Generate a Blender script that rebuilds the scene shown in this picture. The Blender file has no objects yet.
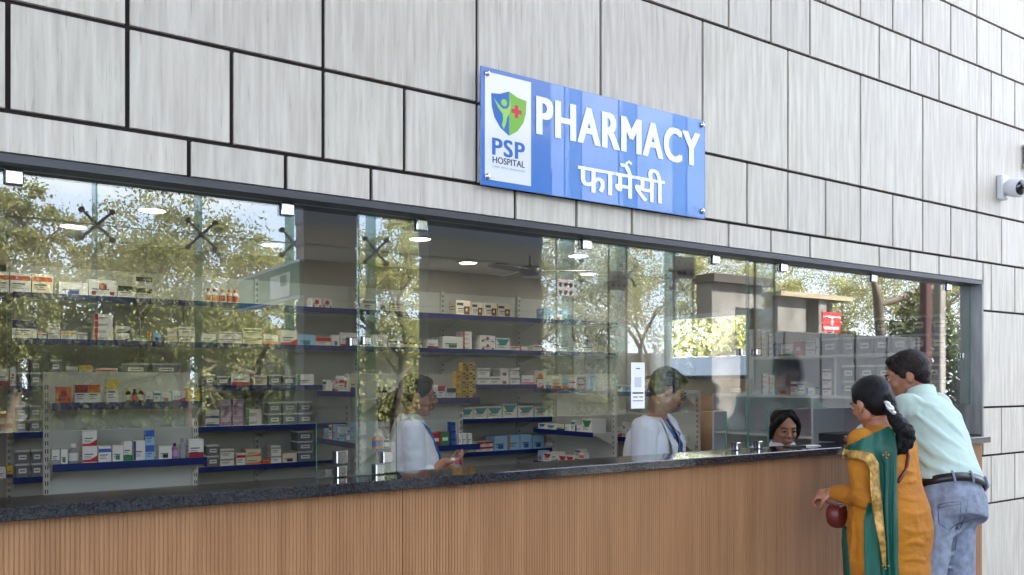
import bpy, bmesh, math, random
import numpy as np
from mathutils import Vector, Matrix, noise
sc = bpy.context.scene
C = sc.collection
# ---------------------------------------------------------------- camera, sky, sun, exposure
F, HX, HY, CAMY, EYE = 845.0, 512.0, 381.0, -2.663, 1.5
ANG = math.atan2(.5636, .826)
cam = bpy.data.cameras.new('camera'); cam.lens = F/1024*36; cam.sensor_width = 36
cam.shift_y = (HY-287.5)/1024; cam.clip_start = .05; cam.clip_end = 300
camo = bpy.data.objects.new('camera', cam); C.objects.link(camo)
camo.location = (0, CAMY, EYE); camo.rotation_euler = (math.pi/2, 0, -ANG); sc.camera = camo
sc.view_settings.view_transform = 'Standard'; sc.view_settings.look = 'None'
sc.view_settings.gamma = 1; sc.view_settings.use_curve_mapping = False
sc.view_settings.exposure = 0.0
FW = Vector((math.sin(ANG), math.cos(ANG), 0)); RT = Vector((math.cos(ANG), -math.sin(ANG), 0))
def ray(px, py): return RT*((px-HX)/F) + FW + Vector((0, 0, (HY-py)/F))
def at_y(px, py, y):
    d = ray(px, py); t = (y-CAMY)/d.y; return Vector((0, CAMY, EYE)) + d*t
def at_x(px, py, x):
    d = ray(px, py); return Vector((0, CAMY, EYE)) + d*(x/d.x)
def at_d(px, py, dep): return Vector((0, CAMY, EYE)) + ray(px, py)*dep
def ux(px, y=0.0): return at_y(px, HY, y).x
GY = .065                                  # the shop glass stands 65 mm behind the stone face
def refl(px, py, dist):                    # a place behind the photographer, dist m in front of the glass
    p = at_y(px, py, GY+dist); return Vector((p.x, GY-dist, p.z))

def lin(c):
    return tuple(((v/255)/12.92 if v <= 10 else (((v/255)+.055)/1.055)**2.4) for v in c) + (1,)
w = bpy.data.worlds.new('sky'); sc.world = w; w.use_nodes = True
nt = w.node_tree; bg = nt.nodes['Background']
tc = nt.nodes.new('ShaderNodeTexCoord')
sep = nt.nodes.new('ShaderNodeSeparateXYZ'); nt.links.new(tc.outputs['Generated'], sep.inputs[0])
rmp = nt.nodes.new('ShaderNodeValToRGB'); nt.links.new(sep.outputs['Z'], rmp.inputs[0])
rmp.color_ramp.elements[0].position = 0.0; rmp.color_ramp.elements[0].color = (.74, .82, .96, 1)
rmp.color_ramp.elements[1].position = .75; rmp.color_ramp.elements[1].color = (.50, .58, .76, 1)
e = rmp.color_ramp.elements.new(.16); e.color = (.60, .73, 1.0, 1)
mp = nt.nodes.new('ShaderNodeMapping'); mp.inputs['Scale'].default_value = (2.2, 2.2, 9)
nt.links.new(tc.outputs['Generated'], mp.inputs[0])
nz = nt.nodes.new('ShaderNodeTexNoise'); nz.inputs['Scale'].default_value = 1.6; nz.inputs['Detail'].default_value = 5
nt.links.new(mp.outputs[0], nz.inputs['Vector'])
cr = nt.nodes.new('ShaderNodeValToRGB'); cr.color_ramp.elements[0].position = .50; cr.color_ramp.elements[1].position = .74
nt.links.new(nz.outputs['Fac'], cr.inputs[0])
mx = nt.nodes.new('ShaderNodeMixRGB'); nt.links.new(cr.outputs[0], mx.inputs[0]); nt.links.new(rmp.outputs[0], mx.inputs[1])
mx.inputs[2].default_value = (1.0, 1.0, 1.02, 1); nt.links.new(mx.outputs[0], bg.inputs[0])
bg.inputs[1].default_value = 5.9
sun = bpy.data.lights.new('sun', 'SUN'); sun.energy = 58; sun.angle = .01; sun.color = (1, .93, .82)
suno = bpy.data.objects.new('sun', sun); C.objects.link(suno); suno.location = (0, 10, 20)
suno.rotation_euler = Vector((-.35, -.62, -.95)).to_track_quat('-Z', 'Y').to_euler()

# ---------------------------------------------------------------- materials
MATS = {}
def mat(name, col=(200, 200, 200), rough=.5, metal=0, noise_amt=0, nscale=8, stretch=(1, 1, 1), bump=0, bscale=60, col2=None, spec=.5, emit=None, es=1, trans=0, coat=0, rmp=(.35, .65), alpha=1):
    if name in MATS: return MATS[name]
    m = bpy.data.materials.new(name); m.use_nodes = True; n = m.node_tree.nodes; l = m.node_tree.links
    b = n['Principled BSDF']; b.inputs['Roughness'].default_value = rough; b.inputs['Metallic'].default_value = metal
    b.inputs['Specular IOR Level'].default_value = spec; b.inputs['Base Color'].default_value = lin(col)
    if coat: b.inputs['Coat Weight'].default_value = coat; b.inputs['Coat Roughness'].default_value = .005
    if trans: b.inputs['Transmission Weight'].default_value = trans
    if alpha < 1: b.inputs['Alpha'].default_value = alpha
    if emit: b.inputs['Emission Color'].default_value = lin(emit); b.inputs['Emission Strength'].default_value = es
    if noise_amt or col2 or bump:
        t = n.new('ShaderNodeTexCoord'); mpn = n.new('ShaderNodeMapping'); mpn.inputs['Scale'].default_value = stretch
        l.new(t.outputs['Object'], mpn.inputs[0])
    if noise_amt or col2:
        z = n.new('ShaderNodeTexNoise'); z.inputs['Scale'].default_value = nscale; z.inputs['Detail'].default_value = 6
        l.new(mpn.outputs[0], z.inputs['Vector'])
        r = n.new('ShaderNodeValToRGB'); l.new(z.outputs['Fac'], r.inputs[0])
        r.color_ramp.elements[0].position = rmp[0]; r.color_ramp.elements[1].position = rmp[1]
        c2 = col2 or tuple(max(0, v*(1-noise_amt)) for v in col)
        r.color_ramp.elements[0].color = lin(c2); r.color_ramp.elements[1].color = lin(col)
        l.new(r.outputs[0], b.inputs['Base Color'])
    if bump:
        z2 = n.new('ShaderNodeTexNoise'); z2.inputs['Scale'].default_value = bscale; z2.inputs['Detail'].default_value = 4
        l.new(mpn.outputs[0], z2.inputs['Vector'])
        bp = n.new('ShaderNodeBump'); bp.inputs['Strength'].default_value = bump; bp.inputs['Distance'].default_value = .01
        l.new(z2.outputs['Fac'], bp.inputs['Height']); l.new(bp.outputs[0], b.inputs['Normal'])
    MATS[name] = m; return m
def glass_mat(name, tint=(.96, .985, .97), k=1.0):
    m = bpy.data.materials.new(name); m.use_nodes = True; n = m.node_tree.nodes; l = m.node_tree.links
    n.remove(n['Principled BSDF']); out = n['Material Output']
    g = n.new('ShaderNodeNewGeometry'); d = n.new('ShaderNodeVectorMath'); d.operation = 'DOT_PRODUCT'
    l.new(g.outputs['Normal'], d.inputs[0]); l.new(g.outputs['Incoming'], d.inputs[1])
    a = n.new('ShaderNodeMath'); a.operation = 'ABSOLUTE'; l.new(d.outputs['Value'], a.inputs[0])
    s = n.new('ShaderNodeMath'); s.operation = 'SUBTRACT'; s.inputs[0].default_value = 1; l.new(a.outputs[0], s.inputs[1])
    p = n.new('ShaderNodeMath'); p.operation = 'POWER'; p.inputs[1].default_value = 5; l.new(s.outputs[0], p.inputs[0])
    q = n.new('ShaderNodeMath'); q.operation = 'MULTIPLY_ADD'; q.inputs[1].default_value = .955*k; q.inputs[2].default_value = .045*k
    l.new(p.outputs[0], q.inputs[0])
    tr = n.new('ShaderNodeBsdfTransparent'); tr.inputs[0].default_value = tint + (1,)
    gl = n.new('ShaderNodeBsdfGlossy'); gl.inputs['Roughness'].default_value = 0
    gl.inputs['Color'].default_value = (1, 1, 1, 1)
    mxs = n.new('ShaderNodeMixShader'); l.new(q.outputs[0], mxs.inputs[0]); l.new(tr.outputs[0], mxs.inputs[1]); l.new(gl.outputs[0], mxs.inputs[2])
    l.new(mxs.outputs[0], out.inputs[0]); MATS[name] = m; return m

# ---------------------------------------------------------------- object helpers
def tag(o, label=None, cat=None, group=None, kind=None):
    if label: o['label'] = label
    if cat: o['category'] = cat
    if group: o['group'] = group
    if kind: o['kind'] = kind
    return o
def empty(name, loc=(0, 0, 0), rz=0, label=None, cat=None, group=None):
    o = bpy.data.objects.new(name, None); C.objects.link(o); o.location = loc; o.rotation_euler = (0, 0, rz)
    o.empty_display_size = .05
    return tag(o, label, cat, group)
class MB:
    """collects shapes into one mesh, several materials by slot"""
    def __init__(s): s.v = []; s.f = []; s.m = []; s.mats = []; s.sm = []
    def slot(s, m):
        if m not in s.mats: s.mats.append(m)
        return s.mats.index(m)
    def add(s, vs, fs, m, smooth=False):
        o = len(s.v); s.v += [tuple(v) for v in vs]; k = s.slot(m)
        for f in fs: s.f.append(tuple(i+o for i in f)); s.m.append(k); s.sm.append(smooth)
    def box(s, x0, x1, y0, y1, z0, z1, m, mtx=None, front=None, top=None):
        vs = [Vector(p) for p in ((x0,y0,z0),(x1,y0,z0),(x1,y1,z0),(x0,y1,z0),(x0,y0,z1),(x1,y0,z1),(x1,y1,z1),(x0,y1,z1))]
        if mtx: vs = [mtx @ v for v in vs]
        fs = [(0,3,2,1),(4,5,6,7),(0,1,5,4),(2,3,7,6),(1,2,6,5),(3,0,4,7)]
        s.add(vs, fs, m)
        if front: s.m[-4] = s.slot(front)
        if top: s.m[-5] = s.slot(top)
    def cbox(s, x0, x1, y0, y1, z0, z1, m, c=.003, mtx=None):      # chamfered box
        vs = []; fs = []
        X, Y, Z = (x0, x1), (y0, y1), (z0, z1); sg = (1, -1)
        idx = {}
        for i in (0, 1):
            for j in (0, 1):
                for k in (0, 1):
                    for a in range(3):
                        p = [X[i]+(0 if a == 0 else sg[i]*c), Y[j]+(0 if a == 1 else sg[j]*c), Z[k]+(0 if a == 2 else sg[k]*c)]
                        idx[i, j, k, a] = len(vs); vs.append(Vector(p))
        def q(l): fs.append(tuple(idx[t] for t in l))
        for i in (0, 1): q([(i,0,0,0),(i,1,0,0),(i,1,1,0),(i,0,1,0)])
        for j in (0, 1): q([(0,j,0,1),(1,j,0,1),(1,j,1,1),(0,j,1,1)])
        for k in (0, 1): q([(0,0,k,2),(1,0,k,2),(1,1,k,2),(0,1,k,2)])
        for i in (0, 1):
            for j in (0, 1): q([(i,j,0,0),(i,j,1,0),(i,j,1,1),(i,j,0,1)])
            for k in (0, 1): q([(i,0,k,0),(i,1,k,0),(i,1,k,2),(i,0,k,2)])
        for j in (0, 1):
            for k in (0, 1): q([(0,j,k,1),(1,j,k,1),(1,j,k,2),(0,j,k,2)])
        for i in (0, 1):
            for j in (0, 1):
                for k in (0, 1): q([(i,j,k,0),(i,j,k,1),(i,j,k,2)])
        cen = Vector(((x0+x1)/2, (y0+y1)/2, (z0+z1)/2)); out = []
        for f in fs:
            a, b_, c_ = vs[f[0]], vs[f[1]], vs[f[2]]; nrm = (b_-a).cross(c_-a)
            m_ = sum((vs[i] for i in f), Vector())/len(f)
            out.append(f if nrm.dot(m_-cen) > 0 else tuple(reversed(f)))
        if mtx: vs = [mtx @ v for v in vs]
        s.add(vs, out, m)
    def tube(s, pts, r, m, seg=10, caps=True, closed=False):
        pts = [Vector(p) for p in pts]; n = len(pts); R = r if hasattr(r, '__len__') else [r]*n
        rings = []; prev = None
        for i, p in enumerate(pts):
            d = (pts[min(i+1, n-1)]-pts[max(i-1, 0)]).normalized()
            if prev is None:
                a = d.orthogonal().normalized()
            else:
                a = (prev-d*prev.dot(d)).normalized()
            prev = a; b_ = d.cross(a)
            rings.append([p+(a*math.cos(t)+b_*math.sin(t))*R[i] for t in (2*math.pi*k/seg for k in range(seg))])
        s.loft(rings, m, caps)
    def loft(s, rings, m, caps=True, smooth=True):
        seg = len(rings[0]); vs = [v for r in rings for v in r]; fs = []
        for i in range(len(rings)-1):
            for k in range(seg):
                a = i*seg+k; b_ = i*seg+(k+1) % seg
                fs.append((a, b_, b_+seg, a+seg))
        if caps: fs.append(tuple(reversed(range(seg)))); fs.append(tuple(range((len(rings)-1)*seg, len(rings)*seg)))
        s.add(vs, fs, m, smooth)
    def cyl(s, p0, p1, r0, m, r1=None, seg=16): s.tube([p0, p1], [r0, r0 if r1 is None else r1], m, seg)
    def lathe(s, prof, m, cen=(0, 0, 0), seg=20, mtx=None, caps=True):   # prof: (r, z)
        cen = Vector(cen); rings = []
        for r, z in prof:
            ring = [Vector((r*math.cos(2*math.pi*k/seg), r*math.sin(2*math.pi*k/seg), z)) for k in range(seg)]
            rings.append([(mtx @ v if mtx else v)+cen for v in ring])
        s.loft(rings, m, caps)
    def ball(s, c, r, m, seg=14, rings=9, mtx=None):
        c = Vector(c); r = Vector(r if hasattr(r, '__len__') else (r, r, r)); R = []
        for i in range(rings+1):
            t = math.pi*(i+.0001 if i == 0 else i-.0001 if i == rings else i)/rings
            ring = []
            for k in range(seg):
                a = 2*math.pi*k/seg; v = Vector((r.x*math.sin(t)*math.cos(a), r.y*math.sin(t)*math.sin(a), -r.z*math.cos(t)))
                ring.append(c+(mtx @ v if mtx else v))
            R.append(ring)
        s.loft(R, m)
    def poly(s, pts, y0, y1, m, mtx=None):      # outline in x,z extruded along y
        n = len(pts); vs = [Vector((x, y0, z)) for x, z in pts]+[Vector((x, y1, z)) for x, z in pts]
        if mtx: vs = [mtx @ v for v in vs]
        fs = [tuple(range(n)), tuple(reversed(range(n, 2*n)))]+[(i, i+n, (i+1) % n+n, (i+1) % n) for i in range(n)]
        s.add(vs, fs, m)
    def build(s, name, parent=None, label=None, cat=None, group=None, kind=None, loc=None, rz=0, fix=False):
        me = bpy.data.meshes.new(name); me.from_pydata(s.v, [], s.f)
        for m in s.mats: me.materials.append(m)
        me.polygons.foreach_set('material_index', s.m); me.polygons.foreach_set('use_smooth', s.sm)
        if fix:
            bm = bmesh.new(); bm.from_mesh(me); bmesh.ops.recalc_face_normals(bm, faces=bm.faces); bm.to_mesh(me); bm.free()
        me.update(); o = bpy.data.objects.new(name, me); C.objects.link(o)
        if parent: o.parent = parent
        if loc is not None: o.location = loc
        if rz: o.rotation_euler = (0, 0, rz)
        return tag(o, label, cat, group, kind)
def text_mesh(name, body, size, m, mtx, extrude=.0008, offset=0, align='LEFT', spacing=1, parent=None, fitw=None, shear=0):
    c = bpy.data.curves.new(name, 'FONT'); c.body = body; c.size = size; c.extrude = extrude; c.offset = offset; c.align_x = align
    c.space_character = spacing; c.resolution_u = 4
    o = bpy.data.objects.new(name, c); C.objects.link(o); bpy.context.view_layer.update()
    dg = bpy.context.evaluated_depsgraph_get(); me = bpy.data.meshes.new_from_object(o.evaluated_get(dg))
    bpy.data.objects.remove(o); bpy.data.curves.remove(c)
    co = np.empty(len(me.vertices)*3); me.vertices.foreach_get('co', co); co = co.reshape(-1, 3)
    if fitw:
        x0, x1 = co[:, 0].min(), co[:, 0].max(); co[:, 0] = (co[:, 0]-x0)*fitw[0]/(x1-x0)
        z0, z1 = co[:, 1].min(), co[:, 1].max(); co[:, 1] = (co[:, 1]-z0)*fitw[1]/(z1-z0)
    me.vertices.foreach_set('co', co.ravel()); me.transform(mtx @ Matrix.Rotation(math.pi/2, 4, 'X'))
    me.materials.clear(); me.materials.append(m); ob = bpy.data.objects.new(name, me); C.objects.link(ob)
    if parent: ob.parent = parent
    return ob
# ---------------------------------------------------------------- the stone facade
T = .29875
U0 = ux(8) - 0.0
ST = (ux(977)-ux(8))/17.0                     # one joint step
def zrow(k): return 2.233+k*T                 # row line k (0 = above the narrow row over the window)
M_TILE = mat('grey_travertine', (212, 205, 192), .55, nscale=1.3, stretch=(34, 34, 2.2), col2=(184, 174, 160), rmp=(.28, .66), bump=.15, bscale=30)
def _tile_var():
    m = M_TILE; n = m.node_tree.nodes; l = m.node_tree.links; b = n['Principled BSDF']
    src = b.inputs['Base Color'].links[0].from_socket
    a = n.new('ShaderNodeVertexColor'); a.layer_name = 'slab'
    mxx = n.new('ShaderNodeMixRGB'); mxx.blend_type = 'MULTIPLY'; mxx.inputs[0].default_value = 1
    l.new(src, mxx.inputs[1]); l.new(a.outputs[0], mxx.inputs[2])
    z = n.new('ShaderNodeTexNoise'); z.inputs['Scale'].default_value = 2.2; z.inputs['Detail'].default_value = 5
    t = n.new('ShaderNodeTexCoord'); mpn = n.new('ShaderNodeMapping'); mpn.inputs['Scale'].default_value = (70, 70, 3.5)
    l.new(t.outputs['Object'], mpn.inputs[0]); l.new(mpn.outputs[0], z.inputs['Vector'])
    r = n.new('ShaderNodeValToRGB'); r.color_ramp.elements[0].position = .30; r.color_ramp.elements[1].position = .40
    r.color_ramp.elements[0].color = (.66, .62, .59, 1); r.color_ramp.elements[1].color = (1, 1, 1, 1); l.new(z.outputs['Fac'], r.inputs[0])
    m2 = n.new('ShaderNodeMixRGB'); m2.blend_type = 'MULTIPLY'; m2.inputs[0].default_value = .75
    l.new(mxx.outputs[0], m2.inputs[1]); l.new(r.outputs[0], m2.inputs[2]); l.new(m2.outputs[0], b.inputs['Base Color'])
_tile_var()
M_JOINT = mat('dark_joint', (40, 30, 30), .9)
M_FRAME = mat('dark_grey_metal', (72, 73, 76), .45, metal=.2, noise_amt=.15, nscale=5, stretch=(1, 1, 10))
M_JAMB = mat('dark_grey_stone', (142, 142, 140), .35, nscale=2, stretch=(14, 14, 1.5), col2=(112, 112, 110))
WL, WR, WB, WT = -1.6, ux(983), 1.13, 2.112    # opening in the facade
XL, XR, ZT = -5.2, 11.5, 8.3
ZTOP = 14.0
rng = random.Random(3)
joints = {}
def row_joints(k):
    """slab edges along x between row line k and k+1; the pattern repeats every four rows"""
    t = k % 4; out = []
    if t == 1: ns = [n for n in range(-25, 40) if n % 2]
    elif t == 0: ns = list(range(-25, 40))
    elif t == 3: ns = list(range(-25, 40))
    else: ns = [n+.54 for n in range(-25, 40) if n % 4 != 0]
    return [U0+n*ST for n in ns]
# t==0: line0->1 every step, t==1: tall row, t==2 and t==-1: broken pattern
rows = []
z = zrow(0); 
seq_up = [('all', 1), ('odd', 2), ('brk', 1)]
lines = [(zrow(0), zrow(1), 'all'), (zrow(1), zrow(3), 'odd'), (zrow(3), zrow(4), 'brk'), (zrow(4), zrow(5), 'all'), (zrow(5), zrow(7), 'odd'),
         (zrow(7), zrow(8), 'brk'), (zrow(8), zrow(9), 'all'), (zrow(9), zrow(11), 'odd'), (zrow(11), zrow(12), 'brk'), (zrow(12), zrow(13), 'all'), (zrow(13), zrow(15), 'odd'),
         (zrow(15), zrow(16), 'brk'), (zrow(16), zrow(17), 'all'), (zrow(17), zrow(19), 'odd'), (zrow(19), zrow(20), 'brk'),
         (zrow(-1), zrow(0), 'brk'), (zrow(-3), zrow(-1), 'odd'), (zrow(-4), zrow(-3), 'all'), (zrow(-5), zrow(-4), 'brk'), (zrow(-7), zrow(-5), 'odd'), (0, zrow(-7), 'all')]
def edges(kind):
    if kind == 'all': ns = range(-12, 40)
    elif kind == 'odd': ns = [n for n in range(-12, 40) if n % 2]
    else: ns = [n+.575 for n in range(-12, 40) if n % 4 != 0]
    return [XL]+[x for x in (U0+n*ST for n in ns) if XL < x < XR]+[XR]
mb = MB(); cols = []
def slab(x0, x1, z0, z1):
    g = .0068; a = len(mb.f)
    if x1-x0 < .03 or z1-z0 < .02: return
    mb.cbox(x0+g, x1-g, 0, .018, z0+g, z1-g, M_TILE, .0012)
    v = .93+.09*rng.random(); cols.append((a, len(mb.f), (v, v*(.985+.02*rng.random()), v*(.97+.03*rng.random()))))
for z0, z1, kd in lines:
    es = edges(kd)
    for a, b in zip(es, es[1:]):
        if z1 > WB+.01 and z0 < WT and a < WR:          # meets the opening
            if b > WR+.02: slab(max(a, WR+.002), b, z0, z1)
            if z1 > WT and z0 < WT and a < WR:
                slab(a, min(b, WR+.002) if b > WR+.02 and z0 < WT else b, WT+.002, z1)
            continue
        slab(a, b, z0, z1)
# below the counter the left part is hidden by the wood front
front = mb.build('wall_front', kind='structure')
ca = front.data.color_attributes.new('slab', 'FLOAT_COLOR', 'CORNER')
arr = np.ones((len(front.data.loops), 4)); fl = [p.loop_start for p in front.data.polygons]; fn = [p.loop_total for p in front.data.polygons]
for a, b, c in cols: arr[fl[a]:fl[b-1]+fn[b-1], :3] = c
ca.data.foreach_set('color', arr.ravel())
bk = MB()                                            # wall core with the opening
for x0, x1, z0, z1 in ((XL, WL, 0, ZT), (WR, XR, 0, ZT), (WL, WR, WT, ZT), (WL, WR, 0, WB-.0)):
    bk = MB(); bk.box(x0, x1, .0125, .165, z0, z1, M_JOINT); tag(bk.build('wall_core'), kind='structure')
bk2 = MB(); bk2.box(XL, XR, .0, .165, ZT+.001, ZTOP, M_TILE); tag(bk2.build('upper_shade_wall'), kind='structure')  # unseen extra height, added so the building shades the forecourt from the sun
# reveal of the opening (dark stone lining), 20 mm lip
rv = MB()
rv.box(WL, WR, -.003, .17, WT-.019, WT+.004, M_FRAME)
rv.box(WR-.016, WR+.002, -.003, .17, 1.17, WT-.019, M_JAMB)
rv.box(WR-.0165, WR-.0155, .16, .2, 1.17, WT-.019, M_JAMB)
rv.build('trim_1', kind='structure')
# ---------------------------------------------------------------- building shell behind
CEIL, XW, YB = 2.63, 6.3, 4.9
M_WALLIN = mat('cream_paint', (178, 168, 155), .7); M_CEIL = mat('white_ceiling', (200, 200, 198), .8); M_FLOORIN = mat('beige_floor', (120, 112, 104), .25)
def sbox(name, x0, x1, y0, y1, z0, z1, m): b = MB(); b.box(x0, x1, y0, y1, z0, z1, m); return b.build(name, kind='structure')
sbox('floor', -1.8, XW, .165, YB, -.1, 0, M_FLOORIN)
sbox('ceiling', -1.8, XW, .165, YB, CEIL, CEIL+.12, M_CEIL)
sbox('wall_back', -1.8, XW+.16, YB, YB+.15, 0, CEIL+.12, M_WALLIN)
sbox('wall_left', -1.95, -1.8, .165, YB+.15, 0, CEIL+.12, M_WALLIN)
sbox('roof', XL, XW+.3, 0.166, YB+3, ZTOP-.2, ZTOP, M_CEIL)  # unseen high roof, added with the upper wall to block the sun
# right wall with its window
wy0 = at_x(749, 350, XW).y; wy1 = at_x(650, 350, XW).y; wz0 = at_x(700, 377, XW).z; wz1 = at_x(700, 315, XW).z
b = MB(); b.box(XW, XW+.16, .165, wy0, 0, CEIL, M_WALLIN); b.box(XW, XW+.16, wy1, YB, 0, CEIL, M_WALLIN)
b.box(XW, XW+.16, wy0, wy1, 0, wz0, M_WALLIN); b.box(XW, XW+.16, wy0, wy1, wz1, CEIL, M_WALLIN)
b.build('wall_right', kind='structure')
M_ALU = mat('pale_aluminium', (200, 206, 214), .4, metal=.3); M_DARKALU = mat('dark_aluminium', (60, 62, 66), .4, metal=.5)
GL = glass_mat('clear_glass', (.92, .945, .93), k=2.5); GL2 = glass_mat('far_glass', (.97, .985, .97)); GLE = mat('green_glass_edge', (70, 118, 104), .15)
wf = MB(); ym = at_x(668, 350, XW).y
wf.box(XW-.01, XW+.06, wy0, wy0+.03, wz0, wz1, M_ALU); wf.box(XW-.01, XW+.06, ym, ym+.05, wz0, wz1, M_ALU)
wf.box(XW-.02, XW+.08, wy0, wy1, wz1-.03, wz1+.01, M_ALU); wf.box(XW-.05, XW+.1, wy0, wy1+.02, wz0-.02, wz0+.015, M_DARKALU)
win = wf.build('window_4', kind='structure')
b = MB(); b.box(XW+.02, XW+.026, wy0, ym, wz0, wz1, GL2); b.build('pane', win)
b = MB(); b.box(XW+.012, XW+.02, ym+.05, wy1, wz0, wz1, mat('frosted_film', (225, 232, 245), .6, emit=None, alpha=.5)); b.build('frosted_pane', win)
# ---------------------------------------------------------------- shop glazing: three toughened panes with cut-outs over the counter
CT = 1.17; GB = 1.357; GT = WT-.021
j1, j2, jr, jl = ux(359, GY), ux(749, GY), WR-.018, ux(359, GY)-(ux(749, GY)-ux(359, GY))
M_LEDGE = mat('bright_glass_edge', (205, 218, 212), .2)
def pane(name, x0, x1, leg0, leg1):
    g = .0015; pts = [(x0+g, GT), (x1-g, GT)]
    pts += [(x1-g, CT+.004), (leg1, CT+.004), (leg1, GB)] if leg1 else [(x1-g, GB)]
    pts += [(leg0, GB), (leg0, CT+.004), (x0+g, CT+.004)] if leg0 else [(x0+g, GB)]
    pts = pts[::-1]
    b = MB(); b.poly(pts, GY, GY+.010, GL); n = len(pts)
    for i in range(2, len(b.m)): b.m[i] = b.slot(GLE)
    o = b.build(name, kind='structure', fix=True); o.data.materials.append(M_LEDGE); k = len(o.data.materials)-1
    for p in o.data.polygons:
        if abs(p.normal.z) > .9: p.material_index = k
    return o
w1 = pane('window_1', jl, j1, ux(-600, GY) if False else jl+.15, ux(317, GY))
w2 = pane('window_2', j1, j2, ux(397, GY), ux(727, GY))
w3 = pane('window_3', j2, jr, ux(769, GY), None)
M_CHROME = mat('polished_steel', (215, 215, 218), .12, metal=1); M_RUB = mat('black_gasket', (30, 30, 32), .6)
M_SATIN = mat('brushed_steel', (200, 200, 205), .25, metal=1)
def clamp(x, z, wd, ht, par, nm='clamp', hole=False):
    b = MB(); b.cbox(x-wd/2, x+wd/2, GY-.013, GY-.001, z-ht/2, z+ht/2, M_CHROME, .003)
    b.cbox(x-wd/2, x+wd/2, GY+.011, GY+.022, z-ht/2, z+ht/2, M_CHROME, .003)
    b.box(x-wd/2-.003, x-wd/2-.0005, GY-.004, GY+.02, z-ht/2, z+ht/2, M_RUB)
    return b.build(nm, par)
for px, par in ((14, w1), (287, w1), (421, w2), (586, w2), (715, w2), (783, w3), (873, w3), (948, w3)):
    clamp(ux(px, GY), GT-.024, .045, .042, par)
for px, py, par in ((353, 342, w1), (366, 341, w2), (742, 352, w2), (757, 352, w3), (963, 356, w3)):
    p = at_y(px, py, GY); clamp(p.x, p.z, .030, .030, par, 'hinge_plate')
for px, py, par, s in ((341, 457, w1, .045), (387, 457, w2, .042), (341, 473, w1, .038), (379, 471, w2, .036)):
    p = at_y(px, py, GY); clamp(p.x, max(p.z, CT+s/2+.001), s*.9, s, par, 'lock_plate')
for px, par in ((737, w2), (759, w3)):
    x = ux(px, GY); clamp(x, CT+.019, .026, .036, par, 'foot_clamp')
# ---------------------------------------------------------------- counter
M_GRAN = mat('black_granite', (60, 61, 65), .08, nscale=170, col2=(27, 27, 30), rmp=(.40, .66), coat=.3)
sy = at_y(991, 436, -.11).x
b = MB(); b.cbox(-2.2, sy, -.11, .125, CT-.0365, CT, M_GRAN, .003)
b.build('counter_slab', label='polished black speckled granite counter top running below the shop glazing', cat='counter top')
M_WOOD = mat('fluted_teak', (168, 123, 83), .5, nscale=1.3, stretch=(30, 30, 1.2), col2=(146, 103, 67), rmp=(.3, .7))
b = MB(); x = -2.1; we = ux(982, -.06); P = .0121; seams = [ux(658, -.06), ux(818, -.06), ux(658, -.06)-1.2, ux(658, -.06)-2.4, ux(818,-.06)+.95]
prof = []
while x < we-P:
    near = any(abs(x+P/2-s_) < P*.55 for s_ in seams)
    dp = .0055 if near else .0019
    prof += [(x, -.06), (x+P*.68, -.06), (x+P*.76, -.06+dp), (x+P*.92, -.06+dp)]; x += P
prof += [(we, -.06)]
vs = [(px_, py_, 0) for px_, py_ in prof]+[(px_, py_, CT-.036) for px_, py_ in prof]; n = len(prof)
b.add(vs, [(i, i+1, i+1+n, i+n) for i in range(n-1)], M_WOOD)
b.add([(we, -.06, 0), (we, .0, 0), (we, .0, CT-.036), (we, -.06, CT-.036)], [(0, 1, 2, 3)], M_WOOD)
b.add([(-2.1, -.06, CT-.036), (-2.1, 0, CT-.036), (-2.1, 0, 0), (-2.1, -.06, 0)], [(0, 1, 2, 3)], M_WOOD)
b.build('counter_front', label='brown fluted wood panelling covering the counter front below the granite', cat='counter front')
# worktop on the staff side
b = MB(); M_DESK = mat('grey_laminate', (120, 112, 108), .4)
b.cbox(-1.7, 3.55, .17, .50, .72, .75, M_DESK, .002)
for x in (-1.6, .6, 2.6, 3.5): b.box(x, x+.02, .2, .48, 0, .72, M_DESK)
b.box(-1.7, 3.55, .167, .172, .2, .72, M_DESK)
b.build('staff_desk', label='grey laminate desk running along the staff side below the glazing', cat='desk')
# ---------------------------------------------------------------- lamps in the ceiling
M_LED = mat('lamp_diffuser', (255, 255, 255), .5, emit=(255, 250, 240), es=14); M_RING = mat('white_lamp_ring', (235, 235, 235), .4)
k = 0
for row, ww in ((3.26, [ux(152, 3.26), ux(420, 3.26), ux(578, 3.26)]), (4.2, [ux(73, 4.2), ux(272, 4.2), ux(468, 4.2), ux(588, 4.2)]), (1.4, [-.6, .9, 2.4, 3.9])):
    for i, x in enumerate(ww):
        e = empty('ceiling_light', (x, row, CEIL), 0, 'round white recessed ceiling light, %s in the %s row' % (['first', 'second', 'third', 'fourth', 'fifth'][i]+' from left', {3.26: 'middle', 4.2: 'rear', 1.4: 'front'}[row]), 'ceiling light', 'round recessed ceiling lights')
        b = MB(); b.lathe([(.098, 0), (.1, -.006), (.084, -.012), (.084, -.004)], M_RING, seg=24); b.build('lamp_ring', e)
        b = MB(); b.lathe([(.083, -.004), (.083, -.010), (.02, -.0105)], M_LED, seg=24); b.build('diffuser', e)
        l = bpy.data.lights.new('downlight', 'AREA'); l.shape = 'DISK'; l.size = .16; l.energy = 4.0; l.color = (1, .96, .9)
        lo = bpy.data.objects.new('downlight', l); C.objects.link(lo); lo.parent = e; lo.location = (0, 0, -.02)

sbox('trim_2', XW-.012, XW-.001, 2.9, YB-.01, .02, 1.36, mat('tan_dado', (206, 172, 142), .6))

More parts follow.
